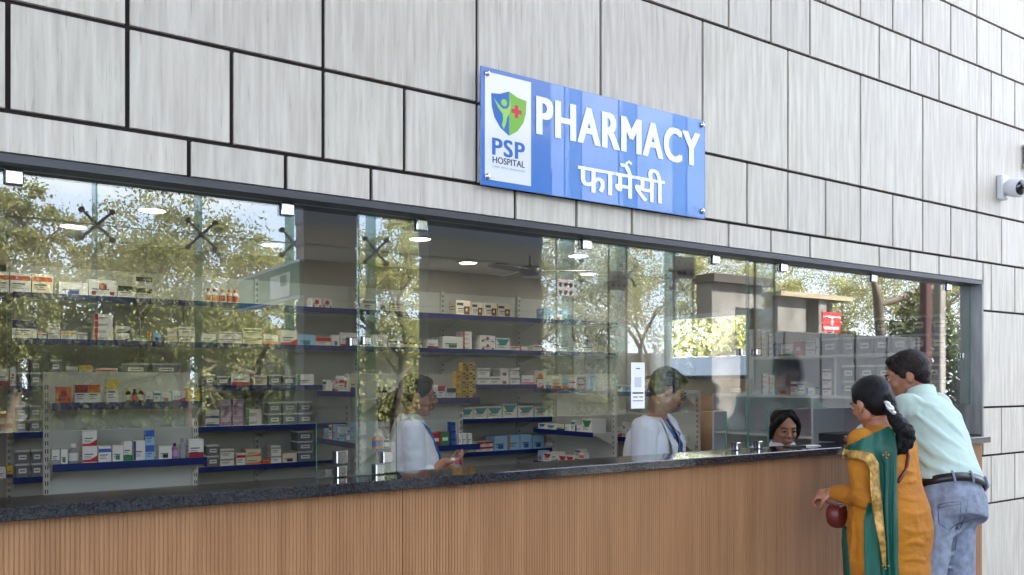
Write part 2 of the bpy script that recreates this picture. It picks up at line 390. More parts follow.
hub = at_d(530, 266, 7.6); e = empty('ceiling_fan', (hub.x, hub.y, 0), 0, 'grey three-bladed ceiling fan near the back rack', 'ceiling fan')
MF = mat('fan_grey', (92, 90, 88), .4); zf = hub.z-.05
b = MB(); b.cyl((0, 0, zf+.05), (0, 0, CEIL), .012, MF); b.lathe([(.03, zf+.05), (.09, zf+.04), (.10, zf), (.07, zf-.035), (.01, zf-.04)], MF, seg=20); b.build('motor', e)
for i in range(3):
    a = math.radians(200+120*i); m_ = Matrix.Rotation(a, 4, 'Z') @ Matrix.Translation((0, 0, zf)) @ Matrix.Rotation(.18, 4, 'X')
    b = MB(); b.cbox(.11, .56, -.055, .055, -.004, .004, MF, .002, m_); b.box(.07, .16, -.015, .015, -.006, -.002, MF, m_); b.build('blade', e)
# ---------------------------------------------------------------- the forecourt behind the photographer, mirrored in the shop glass
sbox('ground_forecourt', -14, 26, -8.6, .0, -.12, 0, mat('forecourt_granite', (96, 92, 90), .35, nscale=3, noise_amt=.2))
sbox('ground_beyond', -60, 90, -80, -8.6, -.2, -.06, mat('asphalt', (52, 52, 52), .9, nscale=6, noise_amt=.25))
sbox('unseen_shade_canopy', -9, 5.2, -8.4, -.02, 6.4, 6.7, mat('shade_canopy_white', (205, 203, 200), .7))  # out of view, added to cut sky light on the facade
M_PT = mat('pillar_tile', (120, 113, 106), .4, nscale=1.2, stretch=(20, 20, 1.5), col2=(96, 90, 85)); M_BLUEB = mat('blue_fascia', (60, 82, 118), .4)
def pillar(x0, x1, y0, y1, label):
    b = MB(); z = 0
    while z < 6.2:
        z2 = min(z+.6, 6.39); b.cbox(x0, x1, y0, y1, z+.014, z2-.014, M_PT, .004); z = z2
    b.box(x0+.02, x1-.02, y0+.02, y1-.02, 0, 6.39, M_JOINT)
    o = b.build('forecourt_pillar', label=label, cat='pillar')
    f = MB(); za = 3.24
    f.box(x0-.01, x1+.01, y0-.01, y1+.01, za, za+1.0, M_BLUEB); f.build('blue_band', o)
pa, pb = refl(304, 300, 6.2), refl(357, 300, 6.2); pillar(pa.x, pb.x, pa.y-.25, pa.y, 'grey tiled pillar mirrored in the glass left of the counter pane joint')
pa, pb = refl(429, 300, 6.2), refl(542, 300, 6.2); pillar(pa.x, pb.x, pa.y-.25, pa.y, 'wide grey tiled pillar mirrored in the glass below the left end of the sign')
# green notice board fixed beside the first pillar
q = refl(304, 300, 6.0)
g = empty('notice_board', (0, 0, 0), 0, 'green notice board with a white poster, mirrored beside the narrow grey pillar', 'notice board')
M_GRN = mat('green_board', (8, 118, 84), .4); M_PAP = mat('white_paper', (232, 232, 226), .6)
b = MB(); b.box(q.x-.04, q.x, q.y-2.2, q.y-.02, 2.42, 2.78, M_GRN); b.box(q.x-.045, q.x+.005, q.y-2.22, q.y, 2.78, 2.81, M_ALU); b.box(q.x-.045, q.x+.005, q.y-2.22, q.y, 2.39, 2.42, M_ALU); b.build('board', g)
b = MB(); b.box(q.x-.05, q.x-.041, q.y-.95, q.y-.3, 2.44, 2.7, M_PAP); b.box(q.x-.052, q.x-.05, q.y-.6, q.y-.4, 2.56, 2.68, M_GRN)
b.build('poster', g)
# spider-fixed glass screen
SD = 8.0; ys = GY-SD; zr = 3.3
M_FIN = glass_mat('fin_glass', (.42, .56, .52), 1.2); M_SPI = mat('dark_spider_steel', (40, 42, 44), .35, metal=.6)
fx = [refl(p, 300, SD).x for p in (97, 211, 302, 376)]
stp = (fx[3]-fx[0])/3; fins = [fx[0]+stp*i for i in range(-3, 9)]
for i, x in enumerate(fins):
    b = MB(); b.box(x-.010, x+.010, ys-.32, ys-.02, 0, 6.39, M_FIN)
    for f in (2, 4): pass
    o = b.build('glass_fin', label='vertical green glass fin with spider fitting, %s along from the left' % 'first second third fourth fifth sixth seventh eighth ninth tenth eleventh twelfth'.split()[i], cat='glass fin', group='glass fins of the forecourt screen')
    s = MB()
    for sx in (-1, 1):
        for sz in (-1, 1):
            s.tube([(x, ys-.015, zr), (x+sx*.1, ys+.015, zr+sz*.1), (x+sx*.16, ys, zr+sz*.16)], [.02, .016, .013], M_SPI, 8)
            s.cyl((x+sx*.16, ys-.03, zr+sz*.16), (x+sx*.16, ys+.03, zr+sz*.16), .033, M_SPI)
    s.cyl((x, ys-.06, zr), (x, ys+.02, zr), .03, M_SPI); s.build('spider_fitting', o)
for i in range(len(fins)-1):
    b = MB()
    for z0, z1 in ((.02, zr-.006), (zr+.006, 6.38)): b.box(fins[i]+.004, fins[i+1]-.004, ys, ys+.012, z0, z1, GL2)
    b.box(fins[i]+.004, fins[i+1]-.004, ys+.001, ys+.011, zr-.006, zr+.006, M_RUB)
    b.build('screen_window_%d' % (i+1), kind='structure')
# return screen towards the shop with bolted plates
for kf, (px, py, dist) in enumerate(((565, 288, 7.6), (618, 281, 6.1), (684, 268, 4.6), (765, 250, 3.4))):
    p = refl(px, py, dist); b = MB(); b.box(p.x-.16, p.x+.16, p.y-.01, p.y+.01, 0, 6.39, glass_mat('plate_glass', (.86, .9, .88), 1.3) if 'plate_glass' not in MATS else MATS['plate_glass'])
    o = b.build('glass_fin', label='wide glass fin with bolted plate mirrored right of the pillars, %s from left' % ['first', 'second', 'third', 'fourth'][kf], cat='glass fin', group='wide glass fins with bolted plates')
    s = MB(); s.box(p.x-.168, p.x-.158, p.y-.012, p.y+.012, 0, 6.39, M_SPI); s.box(p.x+.158, p.x+.168, p.y-.012, p.y+.012, 0, 6.39, M_SPI); s.build('edge_seal', o)
    s = MB(); s.cbox(p.x-.17, p.x+.17, p.y+.011, p.y+.03, p.z-.13, p.z+.13, mat('grey_plate', (125, 125, 132), .8), .004)
    for i in (-1, 0, 1):
        for j in (-1, 1): s.cyl((p.x+i*.1, p.y+.03, p.z+j*.06), (p.x+i*.1, p.y+.045, p.z+j*.06), .03, M_SPI)
    s.build('bolt_plate', o)
# ---------------------------------------------------------------- trees
def leaf_mat(name, col, tr=.5, var=.35):
    m = bpy.data.materials.new(name); m.use_nodes = True; n = m.node_tree.nodes; l = m.node_tree.links; n.remove(n['Principled BSDF'])
    a = n.new('ShaderNodeVertexColor'); a.layer_name = 'leaf'; mm = n.new('ShaderNodeMixRGB'); mm.blend_type = 'MULTIPLY'; mm.inputs[0].default_value = 1
    mm.inputs[1].default_value = lin(col); l.new(a.outputs[0], mm.inputs[2])
    d = n.new('ShaderNodeBsdfDiffuse'); t = n.new('ShaderNodeBsdfTranslucent'); l.new(mm.outputs[0], d.inputs[0]); l.new(mm.outputs[0], t.inputs[0])
    ms = n.new('ShaderNodeMixShader'); ms.inputs[0].default_value = tr; l.new(d.outputs[0], ms.inputs[1]); l.new(t.outputs[0], ms.inputs[2])
    l.new(ms.outputs[0], n['Material Output'].inputs[0]); return m
M_LEAF = [leaf_mat('leaf_olive', (136, 138, 98)), leaf_mat('leaf_yellow', (170, 172, 122)), leaf_mat('leaf_dark', (78, 86, 58))]
M_BARK = mat('bark', (96, 84, 70), .9, nscale=9, noise_amt=.4, bump=.6, bscale=25)
def leaves(name, cen, lsize, m, parent, seed, aspect=.55):
    """one small folded quad per leaf"""
    r = np.random.default_rng(seed); n = len(cen); d = r.normal(size=(n, 3)); d[:, 2] -= .35; d /= np.linalg.norm(d, axis=1)[:, None]
    t = r.normal(size=(n, 3)); t -= (t*d).sum(1)[:, None]*d; t /= np.linalg.norm(t, axis=1)[:, None]
    L = lsize*(.6+.8*r.random(n))[:, None]; v = np.empty((n, 4, 3))
    v[:, 0] = cen; v[:, 1] = cen+d*L*.5+t*L*aspect*.5; v[:, 2] = cen+d*L; v[:, 3] = cen+d*L*.5-t*L*aspect*.5
    me = bpy.data.meshes.new(name); me.vertices.add(n*4); me.vertices.foreach_set('co', v.ravel()); me.loops.add(n*4); me.polygons.add(n)
    me.loops.foreach_set('vertex_index', np.arange(n*4)); me.polygons.foreach_set('loop_start', np.arange(0, n*4, 4)); me.polygons.foreach_set('loop_total', np.full(n, 4))
    c = np.ones((n, 4, 4)); k = .55+.75*r.random(n); h = r.random(n)*.25
    c[:, :, 0] = (k*(.9+h))[:, None]; c[:, :, 1] = k[:, None]; c[:, :, 2] = (k*(1-h))[:, None]; c = np.clip(c, 0, 1.3); c[:, :, 3] = 1
    ca = me.color_attributes.new('leaf', 'FLOAT_COLOR', 'CORNER'); ca.data.foreach_set('color', c.ravel())
    me.materials.append(m); me.update(); o = bpy.data.objects.new(name, me); C.objects.link(o); o.parent = parent; return o
def tree(x, y, h, rad, n, mi, seed, label, trunk=.14, low=.35, lsize=.075, cat='tree', group=None, cl=None, thick=None):
    r = random.Random(seed); e = empty('broadleaf_tree', (x, y, -.06), 0, label, cat, group); b = MB(); tips = []
    def grow(p, d, ln, rd, lv):
        pts = [p]; q = p.copy(); dd = d.copy()
        for i in range(4):
            dd = (dd+Vector((r.gauss(0, .16), r.gauss(0, .16), r.gauss(.05, .1)))).normalized(); q = q+dd*ln/4; pts.append(q.copy())
        b.tube(pts, [rd*(1-.1*i) for i in range(5)], M_BARK, 7 if lv < 2 else 5, caps=False)
        if lv >= 1: tips.extend(pts[2:])
        if lv < 4:
            for i in range(3 if lv < 3 else 2):
                ax = Vector((r.gauss(0, 1), r.gauss(0, 1), r.gauss(.25, .5))).normalized()
                nd = (dd*(.75)+ax*.75).normalized(); grow(pts[r.choice((2, 3, 4, 4))], nd, ln*r.uniform(.6, .82), rd*.55, lv+1)
    grow(Vector((0, 0, 0)), Vector((r.gauss(0, .08), r.gauss(0, .08), 1)).normalized(), h*low, trunk, 0)
    b.build('trunk', e)
    g = np.random.default_rng(seed); tp = np.array([tuple(t) for t in tips])
    # squeeze the branch tips into the crown's ellipsoid
    c0 = np.array([0, 0, h*(.5+low*.45)]); sz = np.array([rad, rad, h*(.5-low*.42)])
    nb = cl or 110; dirs = g.normal(size=(nb, 3)); dirs /= np.linalg.norm(dirs, axis=1)[:, None]
    blobs = c0+dirs*sz*(.35+.62*g.random((nb, 1))**.5); blobs = np.vstack([blobs, tp[g.integers(0, len(tp), nb//2)]])
    idx = g.integers(0, len(blobs), n); br = (.10+.26*g.random(len(blobs)))*rad*.75
    cen = blobs[idx]+g.normal(size=(n, 3))*br[idx][:, None]*np.array([.6, .6, .42])
    cen = cen[cen[:, 2] > .3]
    leaves('crown', cen, lsize, M_LEAF[mi], e, seed)
    return e
def tr(px, dist, toppy, wpx, n, mi, seed, label, **k):
    p = refl(px, toppy, dist); p0 = refl(px-wpx/2, 300, dist); p1 = refl(px+wpx/2, 300, dist)
    return tree(p.x, p.y, p.z, (p1.x-p0.x)/2, int(n*1.7), mi, seed, label, **k)
M_ = 'mirrored in the glass'
tr(5, 15, 166, 130, 15000, 0, 1, 'olive leafy tree %s at its far left end' % M_)
tr(75, 17, 212, 75, 7000, 0, 12, 'low leafy tree %s under the gap of sky' % M_, low=.3)
tr(185, 15, 188, 190, 20000, 0, 2, 'broad olive tree %s with its bare fork showing' % M_, trunk=.13)
tr(262, 19, 228, 80, 8000, 1, 3, 'pale yellow green tree %s left of the narrow pillar' % M_)
tr(395, 17, 190, 100, 14000, 1, 4, 'yellow green tree %s between the two pillars' % M_)
tr(575, 18, 215, 100, 12000, 0, 5, 'tree with dark branches %s right of the wide pillar' % M_, lsize=.09)
tr(655, 20, 200, 110, 14000, 1, 6, 'tall yellowish tree %s under the right half of the sign' % M_, lsize=.09)
tr(735, 24, 215, 90, 12000, 1, 7, 'yellowish tree %s above the grey outbuilding' % M_, lsize=.1)
tr(800, 26, 235, 90, 9000, 1, 8, 'sparse tree %s above the pale building' % M_, lsize=.1)
tr(905, 16, 255, 90, 12000, 0, 9, 'tree with one long bare limb %s near the right jamb' % M_, lsize=.09)
p = refl(880, 330, 14); b = MB(); q0 = p.copy(); q0.z = -.06
l1 = refl(885, 303, 14); l2 = refl(905, 298, 14); l3 = refl(922, 290, 14); l4 = refl(936, 287, 14)
b.tube([q0, refl(881, 340, 14), refl(878, 300, 14), refl(872, 270, 14)], [.2, .17, .15, .07], M_BARK, 8)
b.tube([refl(879, 306, 14), l1, l2, l3, l4], [.12, .11, .1, .08, .05], M_BARK, 8)
b.build('gnarled_trunk', label='dark gnarled tree trunk with a long side limb mirrored near the right jamb', cat='tree trunk')
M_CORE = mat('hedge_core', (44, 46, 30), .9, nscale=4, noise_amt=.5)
# hedge line and far shrubs
for i in range(13):
    g = np.random.default_rng(100+i); x = -16+i*5.2; e = empty('hedge', (x, -27.5, -.06), 0, 'dense dark hedge across the road, %s along from the left' % 'first second third fourth fifth sixth seventh eighth ninth tenth eleventh twelfth thirteenth'.split()[i], 'hedge', 'hedges across the road')
    n = 6500; cen = g.random((n, 3))*np.array([4.9, 1.6, 4.4 if x < 14 else 3.4])+np.array([-2.45, -.8, 0]); cen[:, 2] *= (.8+.35*np.sin(cen[:, 0]*1.7+i))
    leaves('foliage', cen, .2, M_LEAF[2] if i % 3 else M_LEAF[0], e, 100+i); b = MB(); b.cbox(-2.4, 2.4, -.5, .3, .0, 3.5 if x < 14 else 2.9, M_CORE, .1); b.build('solid_core', e)  # solid block added inside each hedge so no bright sky shows through
# low buildings mirrored at the right
M_GW = mat('weathered_grey_wall', (128, 126, 124), .8, nscale=1.3, stretch=(1, 1, .5), col2=(92, 90, 88)); M_WW = mat('pale_wall', (128, 126, 124), .8, nscale=1.3, noise_amt=.25)
M_DKW = mat('dark_opening', (44, 46, 50), .4)
a, c_ = refl(712, 283, 17), refl(752, 283, 17); e = empty('outbuilding', (a.x, a.y, -.06), 0, 'grey outbuilding with two dark windows and a dark eave, mirrored below the sign', 'building')
wd = c_.x-a.x+.6; hh = a.z+.1
b = MB(); b.box(0, wd, -.7, 0, 0, hh, M_GW); b.build('wall', e)
b = MB(); b.box(-.1, wd+.3, -.8, .2, hh, hh+.28, mat('dark_eave', (62, 58, 56), .7)); b.build('roof', e)
for k in (.45, .72): b = MB(); b.box(wd*k, wd*k+.9, -.02, .04, hh-2.1, hh-.8, M_DKW); b.build('window', e)
a, c_ = refl(778, 287, 13), refl(838, 290, 13); e = empty('kiosk', (a.x, a.y, -.06), 0, 'pale block building with a flat cream roof edge, mirrored above the box shelves', 'building')
wd = c_.x-a.x; b = MB(); b.box(0, wd*.45, -.45, 0, 0, a.z-.2, M_WW); b.box(wd*.45, wd*.62, -.45, -.3, 0, a.z-.2, M_GW); b.box(wd*.62, wd*.75, -.45, .1, 0, a.z-.2, M_WW); b.box(wd*.75, wd, -.45, -.2, 0, a.z-.2, M_WW); b.build('wall', e)
b = MB(); b.box(-.1, wd+.5, -.5, .2, a.z-.2, a.z-.06, mat('cream_fascia', (150, 138, 116), .6)); b.build('roof', e)
p = refl(832, 322, 9); e = empty('signboard', (p.x, p.y, -.0), 0, 'small red signboard with white bars, mirrored above the plastic boxes', 'sign')
b = MB(); b.box(-.33, .33, -.03, 0, p.z-.22, p.z+.22, mat('red_panel', (190, 40, 44), .4)); b.build('panel', e)
b = MB(); b.box(-.3, .25, 0, .01, p.z-.17, p.z-.11, M_PAP); b.box(-.3, .3, 0, .01, p.z+.1, p.z+.13, M_PAP); b.box(-.02, .03, 0, .01, p.z-.08, p.z+.1, M_PAP); b.build('white_bars', e)
b = MB(); b.cyl((0, -.05, 0), (0, -.05, p.z+.3), .04, M_SPI); b.build('post', e)
# ---------------------------------------------------------------- outside the staff window
sbox('ground_side', XW+.2, 60, -9, 60, -.12, -.05, mat('side_ground', (120, 112, 98), .9, nscale=3, noise_amt=.3))
for i, (x, y, hh, n, mi) in enumerate(((11.5, 4.2, 5.5, 12000, 1), (13.5, 7.6, 6, 12000, 1), (10.6, 6.3, 4.4, 9000, 0), (15, 2.2, 6, 9000, 1), (16.5, 10.5, 7, 12000, 1))):
    tree(x, y, hh, 2.1, n, mi, 50+i, 'sunlit leafy tree outside the staff window, %s' % ['with its crown filling the pane', 'standing behind the first tree', 'the darker and lower one', 'at the pane edge', 'the farthest of them'][i], low=.22, lsize=.1)
b = MB(); zc = at_x(700, 357, 8.6).z
b.cbox(8.4, 8.75, 1.6, 9, -.05, zc, mat('parapet_blue_grey', (104, 114, 132), .7), .01)
b.build('parapet', label='pale blue grey parapet outside the staff window', cat='parapet')

for i in range(5):
    e = empty('hedge', (28.5, -22.4+i*4.6, -.06), math.pi/2, 'dense dark hedge along the right side of the forecourt, number %s from the road' % ['one', 'two', 'three', 'four', 'five'][i], 'hedge')
    n = 6500; g = np.random.default_rng(300+i); cen = g.random((n, 3))*np.array([4.4, 1.4, 4.2])+np.array([-2.2, -.7, 0]); cen[:, 2] *= (.85+.3*np.sin(cen[:, 0]*1.7+i))
    leaves('foliage', cen, .2, M_LEAF[0] if i % 2 else M_LEAF[2], e, 300+i)
for px, wd, m, nm in ((927, .16, mat('maroon_paint', (58, 24, 26), .6), 'maroon square column mirrored beside the right jamb'), (941, .16, M_GW, 'grey square column mirrored next to the maroon one')):
    p = refl(px, 300, 4.6); b = MB(); b.cbox(p.x, p.x+wd, p.y-.12, p.y, 0, 6.39, m, .01); b.build('column', label=nm, cat='column')

p, p2 = refl(745, 329, 8.3), refl(930, 336, 8.3)
b = MB(); b.cbox(p.x, p2.x, p.y-.12, p.y, 0, p.z, mat('dull_blue_grey_sheet', (38, 42, 50), .8), .01)
for i in range(int((p2.x-p.x)/1.2)+1): b.box(p.x+i*1.2-.02, p.x+i*1.2+.02, p.y, p.y+.03, 0, p.z, M_DKW)
b.build('dark_backdrop', label='added dull blue grey sheet hoarding mirrored behind the box shelves', cat='backdrop')  # dark sheet added behind the viewer to darken this part of the glass
# ---------------------------------------------------------------- shelving
M_PANEL = mat('pale_grey_steel', (200, 200, 190), .45); M_UPR = mat('cream_upright', (206, 202, 192), .45); M_RAIL = mat('navy_price_rail', (10, 34, 98), .35)
M_SLOT = mat('slot_dark', (20, 20, 22), .8); M_WB = mat('white_board', (205, 205, 205), .4)
ORD = 'first second third fourth fifth sixth seventh eighth ninth tenth eleventh twelfth thirteenth fourteenth fifteenth sixteenth seventeenth eighteenth nineteenth twentieth'.split()
ORD += ['twenty-'+o for o in ORD[:9]]+['thirtieth']+['thirty-'+o for o in ORD[:9]]+['fortieth']+['forty-'+o for o in ORD[:9]]
def rack(name_, loc, rz, W, H, zs, depth, label, bays=1, ends=(0, 0)):
    """shelf lips at local y=0, back panel at y=depth, x from 0 to W"""
    e = empty('shelf_rack', loc, rz, label, 'shelf rack')
    b = MB(); b.box(0, W, depth-.012, depth, .1, H, M_PANEL); b.build('back_panel', e)
    bw = W/bays
    for i in range(bays+1):
        b = MB(); x = i*bw; x0, x1 = (x-.018, x+.018)
        b.box(x0, x1, depth-.045, depth-.013, 0, H+.01, M_UPR)
        z = .2
        while z < H-.05:
            for sx in (-.008, .004): b.box(x+sx, x+sx+.005, depth-.0462, depth-.044, z, z+.026, M_SLOT)
            z += .05
        b.build('upright', e)
    for z in zs:
        for i in range(bays):
            b = MB(); b.box(i*bw+.003, (i+1)*bw-.003, .004, depth-.046, z-.028, z, M_PANEL)
            o = b.build('shelf', e)
            r = MB(); r.cbox(i*bw+.002, (i+1)*bw-.002, -.008, .004, z-.040, z+.006, M_RAIL, .001); r.build('price_rail', o)
            for sx in (i*bw+.02, (i+1)*bw-.023):
                k = MB(); k.add([(sx, depth-.05, z-.03), (sx, depth-.05, z-.12), (sx, .05, z-.03), (sx+.003, depth-.05, z-.03), (sx+.003, depth-.05, z-.12), (sx+.003, .05, z-.03)],
                          [(0, 1, 2), (5, 4, 3), (0, 3, 4, 1), (1, 4, 5, 2), (2, 5, 3, 0)], M_UPR); k.build('bracket', o)
    if H < 2:
        b = MB(); b.box(0, W, depth-.02, depth+.01, H, H+.012, M_UPR); b.build('top_cap', e)
        b = MB(); b.box(0, W, .0, depth, .08, .1, M_PANEL); b.box(0, W, .01, .02, 0, .08, M_PANEL); b.build('base', e)
    return e
RGB = dict(white=(226, 224, 218), cream=(220, 208, 180), red=(186, 40, 42), crimson=(150, 30, 50), blue=(50, 90, 170), navy=(24, 40, 100), teal=(40, 140, 140), green=(50, 130, 70), yellow=(222, 186, 60),
    gold=(206, 164, 56), orange=(216, 110, 40), pink=(214, 120, 170), purple=(150, 110, 160), brown=(110, 64, 38), grey=(150, 150, 152), black=(36, 36, 40), kraft=(170, 136, 100), lightblue=(150, 190, 220), lilac=(184, 150, 190))
def pm(c): return mat('card_'+c, RGB[c], .45)
M_INK = mat('print_ink', (70, 70, 84), .6); M_TUB = mat('clear_tub', (132, 138, 150), .25, alpha=.82); M_LID = mat('tub_lid', (214, 212, 208), .35)
M_AMB = mat('amber_glass', (60, 28, 14), .12, coat=.4)
def carton(x0, x1, y0, dp, z, h, base, band, style, name='medicine_carton', **k):
    """front is at y0 looking towards -y; printed fields lie a hair proud of the board"""
    b = MB(); B = pm(base); K = pm(band); w = x1-x0; y1 = y0+dp
    b.cbox(x0, x1, y0, y1, z+.0003, z+h, B, .001)
    e = .0006
    def pan(a0, a1, c0, c1, m, pr=1): b.box(x0+w*a0, x0+w*a1, y0-e*pr, y0+.001, z+h*c0, z+h*c1, m)
    if style == 'band': pan(.02, .98, .62, .84, K)
    elif style == 'base': pan(.01, .99, .02, .30, K)
    elif style == 'top': pan(.01, .99, .55, .985, K)
    elif style == 'swoosh':
        b.add([(x0, y0-e, z+h*.05), (x1, y0-e, z+h*.05), (x1, y0-e, z+h*.45), (x0+w*.55, y0-e, z+h*.22), (x0, y0-e, z+h*.2)], [(0, 1, 2, 3, 4)], K)
    elif style == 'wedge':
        b.add([(x0+w*.02, y0-e, z+h*.9), (x0+w*.98, y0-e, z+h*.9), (x0+w*.7, y0-e, z+h*.45), (x0+w*.3, y0-e, z+h*.45)], [(3, 2, 1, 0)], K)
    elif style == 'side': pan(.01, .2, .03, .97, K)
    elif style == 'disc':
        cx, cz, r = x0+w*.5, z+h*.6, min(w, h)*.22; b.add([(cx+r*math.cos(t), y0-e, cz+r*math.sin(t)) for t in (i*math.pi/6 for i in range(12))], [tuple(range(12))], K)
        pan(.1, .25, .12, .32, K); pan(.75, .9, .12, .32, K)
    elif style == 'patch': pan(.3, .7, .12, .4, K)
    elif style == 'face':
        pan(.55, .95, .1, .62, pm('brown')); cx, cz, r = x0+w*.74, z+h*.4, h*.12; b.add([(cx+r*.7*math.cos(t), y0-2*e, cz+r*math.sin(t)) for t in (i*math.pi/6 for i in range(12))], [tuple(range(12))], pm('cream'))
        pan(.05, .5, .66, .84, K)
    elif style == 'full': pan(.03, .97, .03, .97, K); pan(.2, .8, .35, .6, pm('white'), 2)
    # lines of small print
    if style not in ('full',):
        for i, (a, c) in enumerate(((.12, .72), (.12, .55), (.12, .64))):
            cz = (.50 if style in ('base', 'swoosh') else .42)-i*.1
            pan(a, c, cz, cz+(.06 if i == 0 else .03), M_INK)
    for i in range(2): b.box(x0-e, x0+.001, y0+dp*.2, y0+dp*.8, z+h*(.4+.2*i), z+h*(.44+.2*i), M_INK)
    return b.build(name, **k)
def tub(x0, x1, y0, dp, z, h, **k):
    par = k.pop('parent', None); e = empty('storage_tub', (0, 0, 0)); e.parent = par
    for kk, v in k.items(): e[{'cat': 'category'}.get(kk, kk)] = v
    b = MB(); t = .006; b.add([(x0+t, y0+t, z+.0004), (x1-t, y0+t, z+.0004), (x1-t, y0+dp-t, z+.0004), (x0+t, y0+dp-t, z+.0004), (x0, y0, z+h*.86), (x1, y0, z+h*.86), (x1, y0+dp, z+h*.86), (x0, y0+dp, z+h*.86)],
        [(0, 3, 2, 1), (4, 5, 6, 7), (0, 1, 5, 4), (1, 2, 6, 5), (2, 3, 7, 6), (3, 0, 4, 7)], M_TUB); b.build('container', e)
    b = MB(); b.cbox(x0-.004, x1+.004, y0-.004, y0+dp+.004, z+h*.86, z+h, M_LID, .003); b.build('lid', e)
    w = x1-x0; b = MB(); b.box(x0+w*.22, x0+w*.8, y0-.001, y0+.004, z+h*.3, z+h*.64, pm('white')); b.box(x0+w*.3, x0+w*.72, y0-.0016, y0, z+h*.44, z+h*.51, M_INK); b.build('paper_label', e)
    return e
def bottle(x, y, z, r, h, body, cap, lab, **k):
    par = k.pop('parent', None); e = empty('medicine_bottle', (0, 0, 0)); e.parent = par
    for kk, v in k.items(): e[{'cat': 'category'}.get(kk, kk)] = v
    b = MB(); b.lathe([(r*.9, .0004), (r, .003), (r, h*.62), (r*.8, h*.72), (r*.45, h*.78), (r*.45, h*.82)], body, (x, y, z), 14); b.build('body', e)
    b = MB(); b.lathe([(r*.52, h*.80), (r*.55, h*.82), (r*.55, h*.99), (r*.5, h)], cap, (x, y, z), 14); b.build('cap', e)
    b = MB(); b.lathe([(r*1.01, h*.15), (r*1.02, h*.16), (r*1.02, h*.54), (r*1.01, h*.55)], lab, (x, y, z), 14, caps=False); b.build('paper_label', e)
    return e
SN = {'band': 'stripe', 'base': 'foot band', 'top': 'upper half', 'swoosh': 'swoosh', 'wedge': 'wedge', 'side': 'side strip', 'disc': 'disc', 'patch': 'patch', 'face': 'heading and portrait', 'full': 'printed face'}
class Shelf:
    """goods along one shelf; local x runs left to right, y=0 is the lip"""
    def __init__(s, name, z, mtx, group): s.n = name; s.z = z; s.m = mtx; s.k = 0; s.g = group; s.end = -9
    def put(s, o):
        o.matrix_world = s.m @ o.matrix_world
    def item(s, x0, x1, h, spec, n=1, dp=None, y0=.03, jit=True, gap=.0015):
        x0 = max(x0, s.end+.0015)
        if x1-x0 < .012: return
        s.end = x1; s.k += 1; z = s.z; rg = random.Random(int(x0*9973)+int(s.z*7919)+s.k)
        w = x1-x0; dp = dp or min(getattr(s, 'lim', .22), .22, max(.06, w*rg.uniform(.8, 1.4))); yy = y0+(rg.uniform(0, .025) if jit else 0)
        pos = '%s on %s' % (ORD[s.k-1], s.n)
        for i in range(n):
            lv = '' if n == 1 else (' bottom' if i == 0 else ' top' if i == n-1 else ' %s up' % ORD[i])
            j = rg.uniform(-.003, .003) if (jit and n > 1 and i) else 0
            kd = spec[0]
            if kd == 'C':
                _, base, band, st = spec; lab = '%s carton, %s %s, %s%s' % (base, band, SN[st], pos, (' in its stack,'+lv) if n > 1 else '')
                lab = lab.replace(' in its stack,', ',')
                o = carton(x0+max(j, 0), x1-max(-j, 0), yy+abs(j), dp, z, h, base, band, st, label=lab, cat='medicine box', group=s.g); s.put(o)
            elif kd == 'T':
                lab = 'translucent lidded tub with paper label, %s%s' % (pos, (','+lv) if n > 1 else '')
                o = tub(x0+.004, x1-.004, yy, dp, z, h, label=lab, cat='tub', group=s.g); s.put(o)
            elif kd == 'B':
                _, bd, cp, lb = spec; r = (x1-x0)/2
                lab = '%s bottle with %s cap, %s' % (bd, cp, pos)
                o = bottle((x0+x1)/2, yy+r, z, r, h, M_AMB if bd == 'amber' else pm(bd), pm(cp), pm(lb), label=lab, cat='bottle', group=s.g); s.put(o)
            z += h
    def fill(s, x0, x1, seed, kinds='CCCCT', hmax=.2, dens=.85):
        r = random.Random(seed); x = x0
        while x < x1-.05:
            if r.random() > dens: x += r.uniform(.04, .12); continue
            k = r.choice(kinds)
            if k == 'T':
                w = r.uniform(.13, .17); h = .105
                if x+w > x1: break
                s.item(x, x+w, h, ('T',), 2 if 2*h < hmax and r.random() < .7 else 1)
            elif k == 'B':
                w = r.uniform(.035, .05)
                if x+w > x1: break
                s.item(x, x+w, r.uniform(.09, .13), ('B', r.choice(['amber', 'amber', 'white', 'grey']), r.choice(['white', 'black', 'blue']), 'white'))
            else:
                w = r.uniform(.06, .15); h = r.uniform(.045, .13); n = max(1, min(int(hmax/h), r.choice([1, 1, 2, 3])))
                if x+w > x1: break
                s.item(x, x+w, h, ('C', r.choice(['white']*6+['cream', 'lightblue', 'grey']), r.choice(['red', 'blue', 'green', 'teal', 'orange', 'navy', 'purple', 'crimson', 'grey']), r.choice(['band', 'base', 'side', 'swoosh', 'wedge', 'patch', 'band'])), n)
            x += w+r.uniform(.002, .015)
def W(base, band, st='band'): return ('C', base, band, st)
